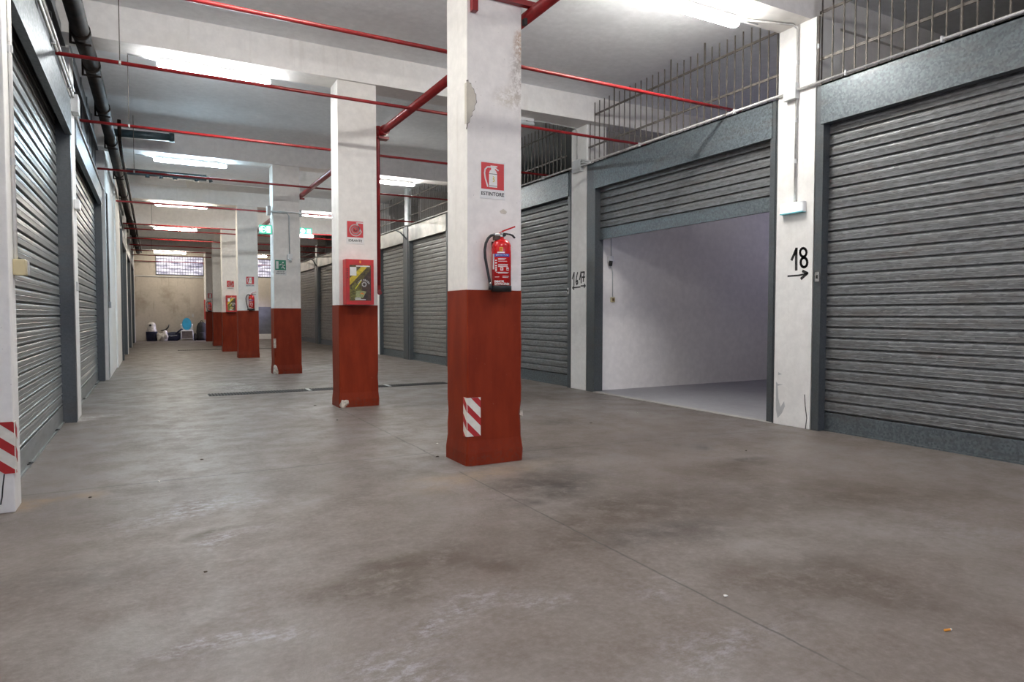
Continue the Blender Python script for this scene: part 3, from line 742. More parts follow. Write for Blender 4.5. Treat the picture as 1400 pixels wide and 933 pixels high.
# ------------------------------------------------------------------ conduits, boxes and switches
def conduit(label, runs, r=.014, m=GALVTUBE, clips=(), boxes=(), cat='conduit', name='cable_conduit'):
    c = Vector(runs[0][0]); t = thing(name, label, cat, c, 'grey cable conduits')
    for q in runs: MB().tube(q, r, 8).build('tube', m, t)
    for p in clips:
        p = Vector(p); MB().box(p.x-r-.005, p.x+r+.005, p.y-.012, p.y+.012, p.z-r-.014, p.z+r+.014, .004).build('clip', GREYPL, t)
    for (x0, x1, y0, y1, z0, z1) in boxes: MB().box(x0, x1, y0, y1, z0, z1, .008).build('junction_box', GREYPL, t)
    return t
xc = 7.025
conduit('long conduit along the tops of the right-hand shutters', [[(xc, 1.3, 4.165), (xc, 37.8, 4.165)]], .017,
        clips=[(xc, y, 4.165) for y in (3.9, 4.95, 6.6, 8.6, 11.6, 14, 18, 21.5)],
        boxes=[(6.985, 7.06, 5.60, 5.78, 4.06, 4.26), (6.985, 7.06, 10.24, 10.52, 4.05, 4.27)])
conduit('conduit rising up the 18 pillar from its emergency lamp to the beam', [
    [(7.035, 5.62, 2.80), (7.035, 5.62, 4.9), (6.99, 5.64, 4.955), (6.25, ly(1), 4.955)]], .013,
    clips=[(7.04, 5.62, 3.3), (7.04, 5.62, 3.8), (7.04, 5.62, 4.5)])
conduit('conduit rising up the 16 17 pillar to the second beam', [[(7.035, 10.42, 4.2), (7.035, 10.42, 4.80), (6.98, 10.40, 4.86), (6.0, ly(2), 4.87)]], .012)
conduit('rusty thin conduit beside the 18 pillar under the beam', [[(7.05, 5.33, 4.2), (7.05, 5.33, 4.95)]], .014, BARIRON, clips=[(7.05, 5.33, 4.6)])
# looped cables at the 16 17 pillar box
lp = []
for dz in (0, .05, .1): lp.append([(7.02, 10.30, 4.10+dz), (6.99, 10.2, 4.14+dz), (6.99, 10.05, 4.13+dz*.6), (7.03, 9.95, 4.15+dz*.2)])
conduit('bundle of looped cables at the box on the 16 17 pillar', lp, .016, GREYPL)
xl = -.835
conduit('conduit along the header of the nearest left shutter', [[(xl, 2, 4.24), (xl, 10.45, 4.24)], [(xl+.02, 7, 4.27), (xl+.02, 10.3, 4.27)]], .017,
        clips=[(xl, 8.45, 4.24), (xl, 10.0, 4.24)], boxes=[(-.865, -.78, 10.46, 10.70, 4.05, 4.28)])
conduit('conduit along the header of the second left shutter', [[(xl, 10.65, 4.1), (xl, 11.3, 4.05), (xl, 16.6, 4.06), (-.78, 16.9, 4.0), (-.78, 17.0, 1.6)]], .016,
        clips=[(xl, 12.6, 4.06), (xl, 15, 4.06), (-.79, 17.0, 3.6), (-.79, 17.0, 2.4)], boxes=[(-.80, -.75, 16.95, 17.1, 1.55, 1.68)])
conduit('thin upright conduit above the beige switch at the left edge', [[(-.85, 5.97, 1.8), (-.85, 5.97, 5.0)]], .013, PIER_P, clips=[(-.85, 5.97, 2.5), (-.85, 5.97, 3.3)])
t = thing('light_switch', 'beige switch box on the wall pillar at the left edge', 'switch', (-.85, 5.99, 1.69))
MB().box(-.865, -.79, 5.93, 6.06, 1.685, 1.80, .008).build('box', BEIGE, t)
MB().box(-.80, -.78, 6.03, 6.065, 1.69, 1.795, .004).build('rocker', GREYPL, t)
tag(MB().box(-.866, -.80, 10.55, 10.78, 2.80, 2.93, .02).build('motion_sensor', WHITEPL), 'white sensor box on the left pillar between the shutters', 'sensor')
tag(MB().box(-.866, -.84, 10.6, 10.72, 1.72, 1.84, .006).build('wall_socket', GREYPL), 'small grey socket on the left pillar between the shutters', 'socket')
# column three conduit and box
t = conduit('conduit hooped round the third column and dropping to a box', [
    [(2.47, 16.30, 3.80), (3.2, 16.31, 3.80)], [(2.5, 16.30, 3.78), (2.85, 16.31, 3.78), (2.90, 16.31, 3.72), (2.905, 16.31, 2.82)]], .014, STEEL_PALE,
    boxes=[(2.42, 2.50, 16.3, 16.5, 3.72, 3.92), (3.14, 3.20, 16.3, 16.4, 3.72, 3.88)])
t = thing('alarm_button', 'small grey call box at the end of the conduit on the third column', 'switch box', (2.905, 16.3, 2.66))
MB().box(2.85, 2.96, 16.24, 16.35, 2.70, 2.82, .01).build('box', WHITEPL, t)
MB().tube([(2.905, 16.27, 2.70), (2.905, 16.22, 2.65)], .035, 10).build('bell', GREYPL, t)
# inside the open garage
t = thing('plug_box', 'grey socket box on the white wall inside the open garage', 'socket', (7.63, 9.93, 2.40))
gy = 9.97
a = atY(833, 355, gy); b = atY(837, 410, gy)
MB().box(a.x-.055, a.x+.055, gy-.07, gy, a.z-.05, a.z+.06, .01).build('box', WHITEPL, t)
MB().tube([(a.x-.02, gy-.08, a.z-.03), (a.x-.02, gy-.06, a.z-.12)], .035, 10).build('plug', INK, t)
MB().tube([(a.x+.03, gy-.015, a.z+.05), (a.x+.03, gy-.015, 3.6)], .009, 6).build('cable', GREYPL, t)
t = thing('garage_switch', 'beige switch low on the white wall inside the open garage', 'switch', (b.x, gy, b.z-.05))
MB().box(b.x-.045, b.x+.045, gy-.03, gy, b.z-.045, b.z+.045, .006).build('plate', BEIGE, t)
MB().box(b.x-.02, b.x+.02, gy-.036, gy-.028, b.z-.025, b.z+.025, .003).build('rocker', BRONZE, t)
MB().tube([(b.x, gy-.012, b.z+.05), (b.x-.005, gy-.012, b.z+.50), (b.x-.04, gy-.03, b.z+.58), (a.x-.02, gy-.05, a.z-.10)], .008, 6).build('cable', GREYPL, t)

# emergency lamp on pillar 18
t = thing('emergency_light', 'small glowing emergency lamp on the 18 pillar', 'emergency lamp', (7.03, 5.64, 2.66))
fr = RIGHT(XR, 5.64, 2.73)
MB().obox(fr, -.17, .17, -.065, .065, 0, .055, .010).build('housing', WHITEPL, t)
MB().obox(fr, -.155, .10, -.045, .055, .05, .075, .012).build('diffuser', glow('emergency_glow', (.78, .96, 1.), 1.5), t)
MB().obox(fr, -.165, .165, -.072, -.058, .0, .07).build('base_strip', plain('teal_strip', (.15, .45, .5), .4), t)

# ------------------------------------------------------------------ signs
def sign_plate(name, label, fr, w, h, loc, cat='sign', m=SIGNWHITE, group=None):
    t = thing(name, label, cat, loc, group)
    MB().obox(fr, -w/2, w/2, -h/2, h/2, 0, .004, .0015).build('plate', m, t); return t
def ext_sign(x, y, z, label, big=True):
    fr = FRONT(x, y-.001, z); t = sign_plate('extinguisher_sign', label, fr, .262, .345, (x, y, z-.17), group='fire extinguisher signs')
    MB().obox(fr, -.118, .118, -.085, .158, .004, .0055).build('red_field', SIGNRED, t)
    mb = MB()
    mb.poly(fr, [(-.038, -.065), (.046, -.065), (.046, .062), (.036, .085), (.022, .098), (.022, .118), (-.016, .118), (-.016, .098), (-.030, .085), (-.038, .062)], .0055, .007)
    mb.poly(fr, [(-.022, .118), (.048, .122), (.048, .134), (-.022, .134)], .0055, .007)
    mb.ribbon(fr, [(.018, .118), (.058, .095)], .012, .0055, .007)
    mb.ribbon(fr, [(-.018, .120), (-.055, .118), (-.078, .095), (-.084, .06), (-.076, .01), (-.052, -.060)], .013, .0055, .007)
    mb.build('pictogram', SIGNWHITE, t)
    MB().obox(fr, -.04, .048, .055, .060, .007, .0075).obox(fr, -.04, .048, -.055, -.050, .007, .0075).build('pictogram_band', INKGREY, t)
    MB().ring(fr, .004, .0, .016, .008, .007, .008, 8, a0=-1.9, a1=1.9).ring(fr, .004, .024, .013, .007, .007, .008, 8, a0=-1.9, a1=1.9).build('emblem', YELLOW, t)
    text('lettering', 'ESTINTORE', fr, 0, -.128, .046, INK, t, .0045, spacing=1.02)
    return t
ext_sign(2.812, COLS[0][2], 2.648, 'red and white ESTINTORE sign on the nearest column')
ext_sign(2.855, COLS[3][2], 2.47, 'small distant ESTINTORE sign on the fourth column')
ext_sign(2.76, COLS[6][2], 2.35, 'farthest ESTINTORE sign, half hidden by the sixth column')
def hyd_sign(x, y, z, label):
    fr = FRONT(x, y-.001, z); t = sign_plate('hydrant_sign', label, fr, .27, .35, (x, y, z-.17), group='hydrant signs')
    MB().obox(fr, -.122, .122, -.075, .165, .004, .0055).build('red_field', SIGNRED, t)
    mb = MB(); pts = []
    for k in range(64):
        a = k/63*2*PI*2.6; r = .010+.088*k/63; pts.append((math.cos(a+2.2)*r, .040+math.sin(a+2.2)*r))
    mb.ribbon(fr, pts, .014, .0055, .007)
    mb.ribbon(fr, [pts[-1], (.02, .145), (.115, .145)], .016, .0055, .007)
    mb.build('spiral_hose', SIGNWHITE, t)
    text('lettering', 'IDRANTE', fr, 0, -.125, .05, INK, t, .0045); return t
q = atY(485.5, 318, COLS[1][2]); hyd_sign(q.x, COLS[1][2], q.z, 'red spiral IDRANTE sign above the hydrant cabinet on the second column')
q = atY(315, 390, COLS[4][2]); hyd_sign(q.x, COLS[4][2], q.z, 'small far IDRANTE sign on the fifth column')
# green escape sign on column three
q1 = atY(376.5, 355, COLS[2][2]); q2 = atY(390.5, 377, COLS[2][2])
cx, cz = (q1.x+q2.x)/2, (q1.z+q2.z)/2; fr = FRONT(cx, COLS[2][2]-.001, cz)
t = sign_plate('emergency_exit_sign', 'green running-man emergency exit sign on the third column', fr, .26, .36, (cx, COLS[2][2], cz-.18))
MB().obox(fr, -.122, .122, -.06, .175, .004, .0055).build('green_field', SIGNGREEN, t)
mb = MB().obox(fr, -.10, -.045, -.03, .145, .0055, .007)
mb.ribbon(fr, [(-.02, .06), (.03, .085), (.06, .05), (.095, .06)], .02, .0055, .007).ribbon(fr, [(.045, .08), (.055, .02), (.09, -.025)], .022, .0055, .007).ribbon(fr, [(.055, .02), (.02, -.01)], .02, .0055, .007)
mb.ring(fr, .055, .118, .018, .017, .0055, .007, 12); mb.build('pictogram', SIGNWHITE, t)
text('lettering', 'USCITA DI', fr, 0, -.095, .036, INK, t, .0045); text('lettering', 'EMERGENZA', fr, 0, -.140, .036, INK, t, .0045)
# lit exit boxes beside column three
EXG = glow('exit_sign_glow_green', (.02, .75, .45), .16, (.05, .4, .3)); EXW = glow('exit_sign_glow_white', (.75, 1., .95), .22)
def exit_box(px0, px1, label, left):
    Y_ = 16.45
    a = atY(*px0, Y_); b = atY(*px1, Y_); cx, cz = (a.x+b.x)/2, (a.z+b.z)/2; w_, h_ = b.x-a.x, a.z-b.z
    fr = FRONT(cx, Y_, cz); t = thing('exit_light', label, 'exit sign', (cx, Y_, cz-h_/2), 'lit exit boxes')
    MB().obox(fr, -w_/2, w_/2, -h_/2, h_/2, -.06, -.004, .006).build('housing', GREYPL, t)
    MB().obox(fr, -w_/2+.006, w_/2-.006, -h_/2+.006, h_/2-.006, -.004, .002).build('green_panel', EXG, t)
    mb = MB().obox(fr, .02, w_/2-.03, -h_/2+.025, h_/2-.025, .002, .004)
    mb.ring(fr, -w_*.22, 0, h_*.38, .02, .002, .004, 16)
    mb.ribbon(fr, [(-w_*.38, 0), (-w_*.08, 0)], .035, .002, .004).ribbon(fr, [(-w_*.24, .05), (-w_*.36, 0), (-w_*.24, -.05)], .03, .002, .004)
    mb.build('pictogram', EXW, t)
    s = 1 if left else -1
    MB().tube([(cx+s*w_*.5-(.02 if left else -.02), Y_+.03, cz+h_*.5), (cx+s*w_*.5-(.02 if left else -.02), Y_+.03, cz+h_*.5+.16)], .012, 8).build('bracket', GREYPL, t)
    if not left:
        MB().tube([(cx-w_*.52, Y_-.02, cz-h_*.5-.045), (cx+w_*.55, Y_-.02, cz-h_*.5-.045)], .04, 12).build('tube_lamp', glow('exit_tube_glow', (1, .97, .95), 2.), t)
    return t
exit_box((354, 307), (372, 320.5), 'glowing green exit box on the left side of the third column', True)
exit_box((409, 311), (427, 321), 'glowing green exit box with white tube on the right of the third column', False)

# hand-painted numbers
t = RP18; fr = RIGHT(XR, 0, 0)
def zp(x, y): return (1060+x/6.22, 250+y/6.22)
mb = MB()
mb.ribbon(fr, rpts([zp(140, 655), zp(160, 610), zp(178, 565)]), .034, -.001, .0015)
mb.ribbon(fr, rpts([zp(180, 560), zp(178, 600), zp(178, 740)]), .036, -.001, .0015)
def loop(cx, cy_, rx, ry): return [zp(cx+rx*math.cos(a), cy_+ry*math.sin(a)) for a in [2*PI*k/16 for k in range(17)]]
mb.ribbon(fr, rpts(loop(238, 593, 27, 36)), .030, -.001, .0015); mb.ribbon(fr, rpts(loop(244, 678, 28, 40)), .032, -.001, .0015)
mb.build('painted_number', INKGREY, t)
MB().ribbon(fr, rpts([zp(108, 795), zp(200, 788), zp(272, 772)]), .022, -.001, .0015).ribbon(fr, rpts([zp(235, 752), zp(272, 770), zp(222, 815)]), .034, -.001, .0015).build('painted_arrow', INKGREY, t)
t = RP17
def zq(x, y): return (775+x/15.54, 360+y/15.54)
mb = MB()
for q in ([(115, 335), (155, 200), (152, 330), (150, 470)], [(228, 200), (205, 300), (195, 400), (212, 455), (232, 420), (225, 370), (200, 400)],
          [(270, 350), (300, 190), (303, 300), (305, 420)], [(318, 195), (372, 190), (355, 290), (350, 390)], [(325, 300), (380, 295)]):
    mb.ribbon(fr, rpts([zq(*p) for p in q]), .030, -.001, .0015)
mb.build('painted_number', INK, t)
mb = MB()
for q in ([(125, 525), (285, 505)], [(150, 495), (122, 525), (150, 560)], [(300, 485), (390, 480)], [(370, 445), (392, 480), (368, 520)]):
    mb.ribbon(fr, rpts([zq(*p) for p in q]), .026, -.001, .0015)
mb.build('painted_arrow', INK, t)

# warning chevrons
def clip_band(c0, c1, u0, u1, v0, v1, s):
    """polygon of the band c0 < v + s*u < c1 inside the rectangle"""
    P = [(u0, v0), (u1, v0), (u1, v1), (u0, v1)]
    def cut(P, f):
        R = []
        for i in range(len(P)):
            a, b = P[i], P[(i+1) % len(P)]; fa, fb = f(a), f(b)
            if fa >= 0: R.append(a)
            if fa*fb < 0: t_ = fa/(fa-fb); R.append((a[0]+(b[0]-a[0])*t_, a[1]+(b[1]-a[1])*t_))
        return R
    P = cut(P, lambda p: p[1]+s*p[0]-c0); 
    if len(P) > 2: P = cut(P, lambda p: c1-p[1]-s*p[0])
    return P if len(P) > 2 else None
def chevron(label, faces, height, z0, loc, phase, period=.205, s=1.25, frac=.5):
    """faces: list of (frame, u0, u1, u offset) meeting at the corner"""
    t = thing('warning_plate', label, 'warning plate', loc)
    pl, rd = MB(), MB()
    for fr, u0, u1, sgn in faces:
        pl.obox(fr, u0, u1, z0, z0+height, 0, .006)
        for k in range(-8, 12):
            P = clip_band(phase+k*period, phase+k*period+period*frac, u0, u1, z0, z0+height, s)
            if P: rd.poly(fr, P, .006, .0075)
    pl.build('plate', CHEVWHITE, t); rd.build('red_stripes', CHEVRED, t)
x0, x1, y0 = COLS[0][0], COLS[0][1], COLS[0][2]
chevron('red and white striped plate low on the corner of the nearest column',
        [(FRONT(x0-.008, y0-.008, 0), 0, .135, 1), (Frame((x0-.008, y0-.008, 0), (0, -1, 0), (-1, 0, 0)), -.075, 0, 1)], .36, .275, (x0, y0, .275), .67, .165, 1.0, .43)
chevron('red and white striped plate low on the pillar at the left edge',
        [(FRONT(XL+.006, 5.775, 0), -.32, 0, 1), (Frame((XL+.006, 5.775, 0), (0, 1, 0), (1, 0, 0)), 0, .06, 1)], .366, .28, (XL, 5.775, .28), .397, .167, .85, .45)

# ------------------------------------------------------------------ fire extinguishers
def extinguisher(x, yface, z, label):
    t = thing('fire_extinguisher', label, 'fire extinguisher', (x, yface-.10, z), 'fire extinguishers on the columns')
    c = (x, yface-.105, z); R = .089
    MB().lathe(c, [(R*.9, .0), (R*1.04, .004), (R*1.05, .05), (R*1.03, .056), (R, .058)], 32).build('rubber_foot', BLACK, t)
    body = MB().lathe(c, [(R, .05), (R, .40), (R*.985, .425), (R*.9, .447), (R*.72, .468), (R*.45, .482), (R*.28, .488), (R*.26, .505)], 36).build('cylinder', CHERRY, t)
    v = MB().lathe((c[0], c[1], z+.50), [(.022, 0), (.026, .004), (.026, .018), (.018, .022), (.018, .045), (.012, .05)], 16)
    v.box(c[0]-.075, c[0]-.01, c[1]-.016, c[1]+.016, z+.512, z+.536, .006)
    v.build('valve', CHROME, t)
    MB().box(c[0]-.082, c[0]-.025, c[1]-.024, c[1]+.02, z+.472, z+.515, .006).build('valve_guard', DKBROWN, t)
    MB().tube([(c[0]+.012, c[1]-.028, z+.522), (c[0]+.012, c[1]-.038, z+.522)], .017, 14).build('pressure_gauge', INK, t)
    mb = MB()
    for a, b in (((-.015, .545), (.05, .572)), ((.05, .572), (.135, .602))):
        mb.obox(FRONT(c[0], c[1], z), 0, 0, 0, 0, 0, 0)
    mb = MB(); fr = FRONT(c[0], c[1], z)
    mb.ribbon(fr, [(-.018, .538), (.02, .562), (.135, .606)], .013, -.012, .012); mb.build('lever', CHERRY, t)
    mb = MB(); mb.ribbon(fr, [(0, .540), (.085, .534), (.115, .526), (.137, .505)], .011, -.010, .010); mb.build('carry_handle', INK, t)
    hp = [(-.07, .522), (-.105, .512), (-.135, .485), (-.158, .44), (-.168, .38), (-.164, .31), (-.150, .24), (-.135, .17), (-.122, .11), (-.112, .05)]
    MB().tube([(c[0]+a, c[1]+.005, z+b) for a, b in hp], .0125, 12).build('hose', BLACK, t)
    MB().tube([(c[0]-.112, c[1]+.005, z+.07), (c[0]-.11, c[1]+.005, z+.02)], [.016, .020], 12).tube([(c[0]-.12, c[1], z+.03), (c[0]-.06, c[1], z+.03)], .012, 8).build('nozzle', BLACK, t)
    MB().tube([(c[0]-.113, c[1]+.005, z+.085), (c[0]-.112, c[1]+.005, z+.066)], .0155, 12).build('hose_ferrule', CHROME, t)
    MB().box(c[0]-.02, c[0]+.02, yface-.03, yface, z+.40, z+.45).box(c[0]-.05, c[0]+.05, yface-.006, yface, z+.38, z+.47).build('wall_bracket', INK, t)
    # printed label wrapped round the cylinder: u is arc length, so the artwork bends with the body
    def cyl(a, b, w=0.):
        th = a/R - .60; rr = R+.0004+w
        return Vector((c[0]+math.sin(th)*rr, c[1]-math.cos(th)*rr, z+b))
    def patch(mb, u0, u1, v0, v1, w):
        n = max(2, int(abs(u1-u0)/.008)+1)
        for k in range(n):
            a, b = u0+(u1-u0)*k/n, u0+(u1-u0)*(k+1)/n
            mb.bm.faces.new([mb.bm.verts.new(cyl(*q, w)) for q in ((a, v0), (b, v0), (b, v1), (a, v1))])
    mb = MB(); patch(mb, -.055, .092, .318, .345, .0005); mb.build('blue_label_band', BLUELBL, t)
    mb = MB(); patch(mb, -.086, -.062, .205, .345, .0005); mb.build('paper_tag', SIGNWHITE, t)
    mb = MB()
    for (u0, u1, v) in ((-.02, .055, .300), (-.02, .04, .292), (-.02, .065, .276), (-.02, .075, .248), (-.02, .07, .238), (-.02, .075, .228), (-.04, .085, .176), (-.02, .075, .168), (-.055, -.01, .134), (.02, .085, .140), (.02, .08, .130)):
        patch(mb, u0, u1, v-.0022, v+.0022, .0006)
    for (u0, v0) in ((.0, .192), (.058, .192)):
        patch(mb, u0, u0+.027, v0, v0+.028, .0006)
    for k, v in enumerate((.285, .262, .238, .222, .205, .190)): patch(mb, -.05, -.032, v-.005, v+.005, .0006)
    patch(mb, -.028, .042, .350, .362, .0006)
    mb.build('printed_lettering', SIGNWHITE, t)
    mb = MB(); patch(mb, .004, .020, .192+.008, .192+.02, .0012); patch(mb, .064, .080, .198, .208, .0012); mb.build('red_print', SIGNRED, t)
    mb = MB(); patch(mb, -.006, .022, .366, .402, .0006); mb.build('yellow_crest', YELLOW, t)
    mb = MB(); patch(mb, .0, .012, .372, .382, .0012); patch(mb, .0, .014, .388, .396, .0012); mb.build('crest_mark', CHERRY, t)
    for s_, v, size, xs in (('EMMOR', .092, .027, 1.0), ('ANTINCENDI', .070, .026, .95)):
        text('lettering', s_, cyl, -.060, v, size, SIGNWHITE, t, .0008, 'LEFT', 1.0, xs=xs)
    text('lettering', 'ESTINTORE A POLVERE', cyl, .018, .332, .0115, SIGNWHITE, t, .001)
    return t
extinguisher(2.852, COLS[0][2], 1.612, 'large red extinguisher with black hose on the nearest column')
extinguisher(2.875, COLS[3][2], 1.535, 'small distant red extinguisher on the fourth column')
extinguisher(2.73, COLS[6][2], 1.56, 'farthest red extinguisher, on the grey farthest column')

# ------------------------------------------------------------------ hydrant cabinets
def hydrant(x0, x1, yface, z0, z1, label, depth=.19):
    W, Hh = x1-x0, z1-z0
    fr = FRONT(x0, yface-depth, z0); t = thing('hydrant_cabinet', label, 'fire hose cabinet', ((x0+x1)/2, yface, z0), 'red hydrant cabinets')
    mb = MB().obox(fr, 0, W, 0, Hh, -depth, -.016, .005); mb.build('cabinet_body', BOXRED, t)
    m0, m1, mt, mbm = .052, .045, .085, .06
    d = MB()
    d.obox(fr, .002, m0, .002, Hh-.002, -.016, .0, .002).obox(fr, W-m1, W-.002, .002, Hh-.002, -.016, 0, .002)
    d.obox(fr, m0, W-m1, .002, mbm, -.016, 0, .002).obox(fr, m0, W-m1, Hh-mt, Hh-.002, -.016, 0, .002)
    door = d.build('door', BOXRED, t)
    MB().obox(fr, m0, W-m1, mbm, Hh-mt, -.014, -.006).build('breakable_pane', OLIVE, door)
    u0, u1, v0, v1 = m0, W-m1, mbm, Hh-mt; pw, ph = u1-u0, v1-v0
    U = lambda a: u0+pw*a; V = lambda a: v0+ph*a
    def P(pts): return [(U(a), V(b)) for a, b in pts]
    MB().poly(fr, P([(0, .42), (0, .62), (.62, 1.), (.9, 1.)]), -.006, -.0045).build('yellow_band', YELLOW, door)
    MB().poly(fr, P([(.0, .0), (.0, .36), (.3, .52), (.55, .3), (.5, 0)]), -.006, -.005).build('green_art', LEAFGREEN, door)
    MB().poly(fr, P([(.62, .0), (1, 0), (1, .9), (.55, .55), (.58, .3)]), -.006, -.005).build('brown_art', DKBROWN, door)
    MB().poly(fr, P([(.28, .10), (.62, .08), (.78, .26), (.55, .28), (.3, .27)]), -.005, -.004).build('pale_art', PALEGREEN, door)
    MB().poly(fr, P([(.02, .70), (.32, .70), (.32, .94), (.02, .94)]), -.006, -.003).build('white_sticker', SIGNWHITE, door)
    mb = MB()
    for k in range(12):
        a = 2*PI*k/12; c0, c1 = U(.68), V(.46)
        mb.ribbon(fr, [(c0+math.cos(a)*.024, c1+math.sin(a)*.024), (c0+math.cos(a)*.040, c1+math.sin(a)*.040)], .006, -.005, -.003)
    mb.ring(fr, U(.68), V(.46), .028, .005, -.005, -.003, 18)
    MB().poly(fr, P([(.25, .02), (.75, .02), (.75, .045), (.25, .045)]), -.005, -.003).build('caption_strip', SIGNWHITE, door)
    MB().poly(fr, P([(.25, .055), (.52, .055), (.52, .085), (.25, .085)]), -.005, -.003).build('caption_strip', SIGNWHITE, door)
    MB().poly(fr, P([(.3, .955), (.95, .955), (.95, .985), (.3, .985)]), -.0045, -.003).build('caption_strip', SIGNWHITE, door)
    mb.build('sunburst_emblem', SIGNWHITE, door)
    MB().ribbon(fr, P([(.27, .34), (.54, .56)]), .013, -.005, -.003).build('hammer_print', plain('bright_yellow', (.75, .7, .03), .4), door)
    MB().ring(fr, U(.57), V(.16), .035, .02, -.004, -.003, 12, a0=.2, a1=2.4).build('orange_art', ORANGE, door)
    text('lettering', 'SAFE CRASH', fr, U(.66), V(.46)-.02, .034, SIGNWHITE, door, -.004, spacing=1.15, arc=.085)
    MB().obox(fr, W*.5-.014, W*.5+.014, Hh-.06, Hh-.02, 0, .012, .004).build('latch', ORANGE, door)
    for k in range(6):
        MB().obox(fr, .008, .030, Hh*.58+k*.026, Hh*.58+k*.026+.010, -.001, .0025).build('vent_slot', DKBROWN, door)
    return t
a = atY(473, 354, COLS[1][2]-.19); b = atY(511.5, 417, COLS[1][2]-.19)
hydrant(a.x, b.x, COLS[1][2], b.z, a.z, 'red hydrant cabinet with olive SAFE CRASH pane on the second column')
a = atY(309, 404, COLS[4][2]-.19); b = atY(324, 427, COLS[4][2]-.19)
hydrant(a.x, b.x, COLS[4][2], b.z, a.z, 'small far red hydrant cabinet on the fifth column')
# end pilaster and its cabinet, mostly hidden
struct(MB().box(2.62, 3.2, 40.05, YB, 0, ZC, .005).build('wall_pilaster', PIER_P))
a = atY(279, 410, 39.9); b = atY(283, 437, 39.9)
hydrant(a.x, a.x+.42, 40.05, b.z, a.z, 'red cabinet edge on the end wall, peeking left of the farthest column')

# ------------------------------------------------------------------ floor drain and litter
t = thing('drain_grate', 'long dark iron drain grate across the floor behind the second column', 'drain', (3, 12.65, 0), 'floor drains')
mb = MB()
a = atZ(285, 541); b = atZ(611, 524)
ya, yb = 12.62, 12.70
MB().box(a.x, b.x, ya-.17, ya+.20, -.02, .004).build('frame', INK, t)
n = 90
for k in range(n):
    x = a.x+(b.x-a.x)*(k+.5)/n; mb.box(x-.012, x+.012, ya-.15, ya+.18, .002, .010)
o = mb.build('grate_bars', GRATE, t)
for x in (a.x+(b.x-a.x)*.38, a.x+(b.x-a.x)*.72): MB().box(x-.03, x+.03, ya-.16, ya+.19, .008, .013).build('joint_plate', GREYPL, t)
a = atZ(243, 479.5); b = atZ(372, 478)
t = thing('drain_grate', 'far dark drain grate across the floor before the fifth column', 'drain', (1.5, a.y, 0), 'floor drains')
MB().box(a.x, 5.5, a.y-.15, a.y+.2, -.02, .004).build('frame', INK, t)
mb = MB()
for k in range(60): x = a.x+(5.5-a.x)*(k+.5)/60; mb.box(x-.015, x+.015, a.y-.13, a.y+.18, .002, .01)
mb.build('grate_bars', GRATE, t)
q = atZ(1296, 863)
d = Vector((.95, -.25, 0)).normalized()*.018
t = thing('cigarette_butt', 'orange cigarette butt on the concrete at the lower right', 'cigarette butt', q)
MB().tube([q+Vector((0, 0, .005))-d, q+Vector((0, 0, .005))+d*.6], .005, 10).build('filter', CIG, t)
MB().tube([q+Vector((0, 0, .005))+d*.6, q+Vector((0, 0, .005))+d], .0048, 10).build('paper_end', PAPER, t)
for i, (px, s, m, lab) in enumerate([
    ((992, 816), .025, PAPER, 'curled paper scrap beside the floor joint at the lower right'), ((598, 607), .022, PAPER, 'pale scrap on the floor left of the nearest column'),
    ((276, 629), .03, DEADLEAF, 'dark leaf fragment on the floor left of centre'), ((431, 555), .035, DEADLEAF, 'dark crumb just left of the second column'),
    ((461, 575), .02, DEADLEAF, 'tiny dark crumb in front of the second column'), ((281, 783), .018, DEADLEAF, 'small dark speck below the white scuffed floor'),
    ((808, 579), .03, DEADLEAF, 'dark chip on the floor right of the nearest column'), ((871, 565), .025, PAPER, 'pale chip on the floor before the open garage'),
    ((123, 681), .02, DEADLEAF, 'dark crumb at the foot of the left pillar'), ((598, 625), .03, DEADLEAF, 'brown crumb touching the foot of the nearest column'),
    ((217, 659), .018, PAPER, 'tiny pale fleck on the floor joint at left'), ((1020, 617), .02, DEADLEAF, 'dark speck on the floor by the open garage')]):
    q = atZ(*px); o = MB().blob(q+Vector((0, 0, .004)), s*.55, s*.35, .005, .35, i, 2, -.6).build('litter_scrap', m)
    tag(o, lab, 'litter', 'scraps on the floor')

# ------------------------------------------------------------------ things left by the end wall
yb = YB-.45
def X_(px, y=455): return atY(px, y, yb).x
def Z_(py, px=240): return atY(px, py, yb).z
c = (X_(207.5), yb, 0)
t = thing('waste_bin', 'dark blue bin with white bagged top by the end wall, leftmost of the pile', 'bin', c)
MB().lathe(c, [(.23, 0), (.25, .02), (.275, .48), (.285, .50), (.26, .51)], 24).build('bin_body', NAVY, t)
MB().lathe(c, [(.25, .50), (.25, .54), (.21, .66), (.20, .82), (.17, .93), (.10, .99), (.03, 1.0)], 20).build('white_dome', BAGWHITE, t)
MB().tube([(c[0]-.06, yb-.20, .84), (c[0]-.06, yb-.16, .84)], .06, 14).build('dark_opening', INK, t)
o = MB().blob((X_(218.5), yb-.28, .22), .15, .16, .23, .3, 5, 3, -.95).blob((X_(225), yb-.32, .26), .16, .15, .24, .35, 9, 3, -1.05).build('plastic_bag', BAGWHITE)
t_ = tag(o, 'crumpled whitish plastic bag between the blue bin and the navy bag', 'bag')
pts = [(219.5, 452.5), (223, 451.8), (227, 450.5), (229.5, 448), (231, 444)]
o = MB().tube([(X_(a, b), yb-.3, Z_(b, a)) for a, b in pts], [.02, .035, .04, .035, .03], 10).build('bent_handle', BLACK)
tag(o, 'bent black rubber piece lying on top of the whitish bag', 'rubber piece')
t = thing('duffel_bag', 'slumped navy duffel bag left of the blue-backed child chair', 'bag', (X_(236), yb, 0))
MB().blob((X_(236.5), yb+.08, .22), .45, .20, .26, .12, 11, 3, -.85).build('bag_body', NAVY, t)
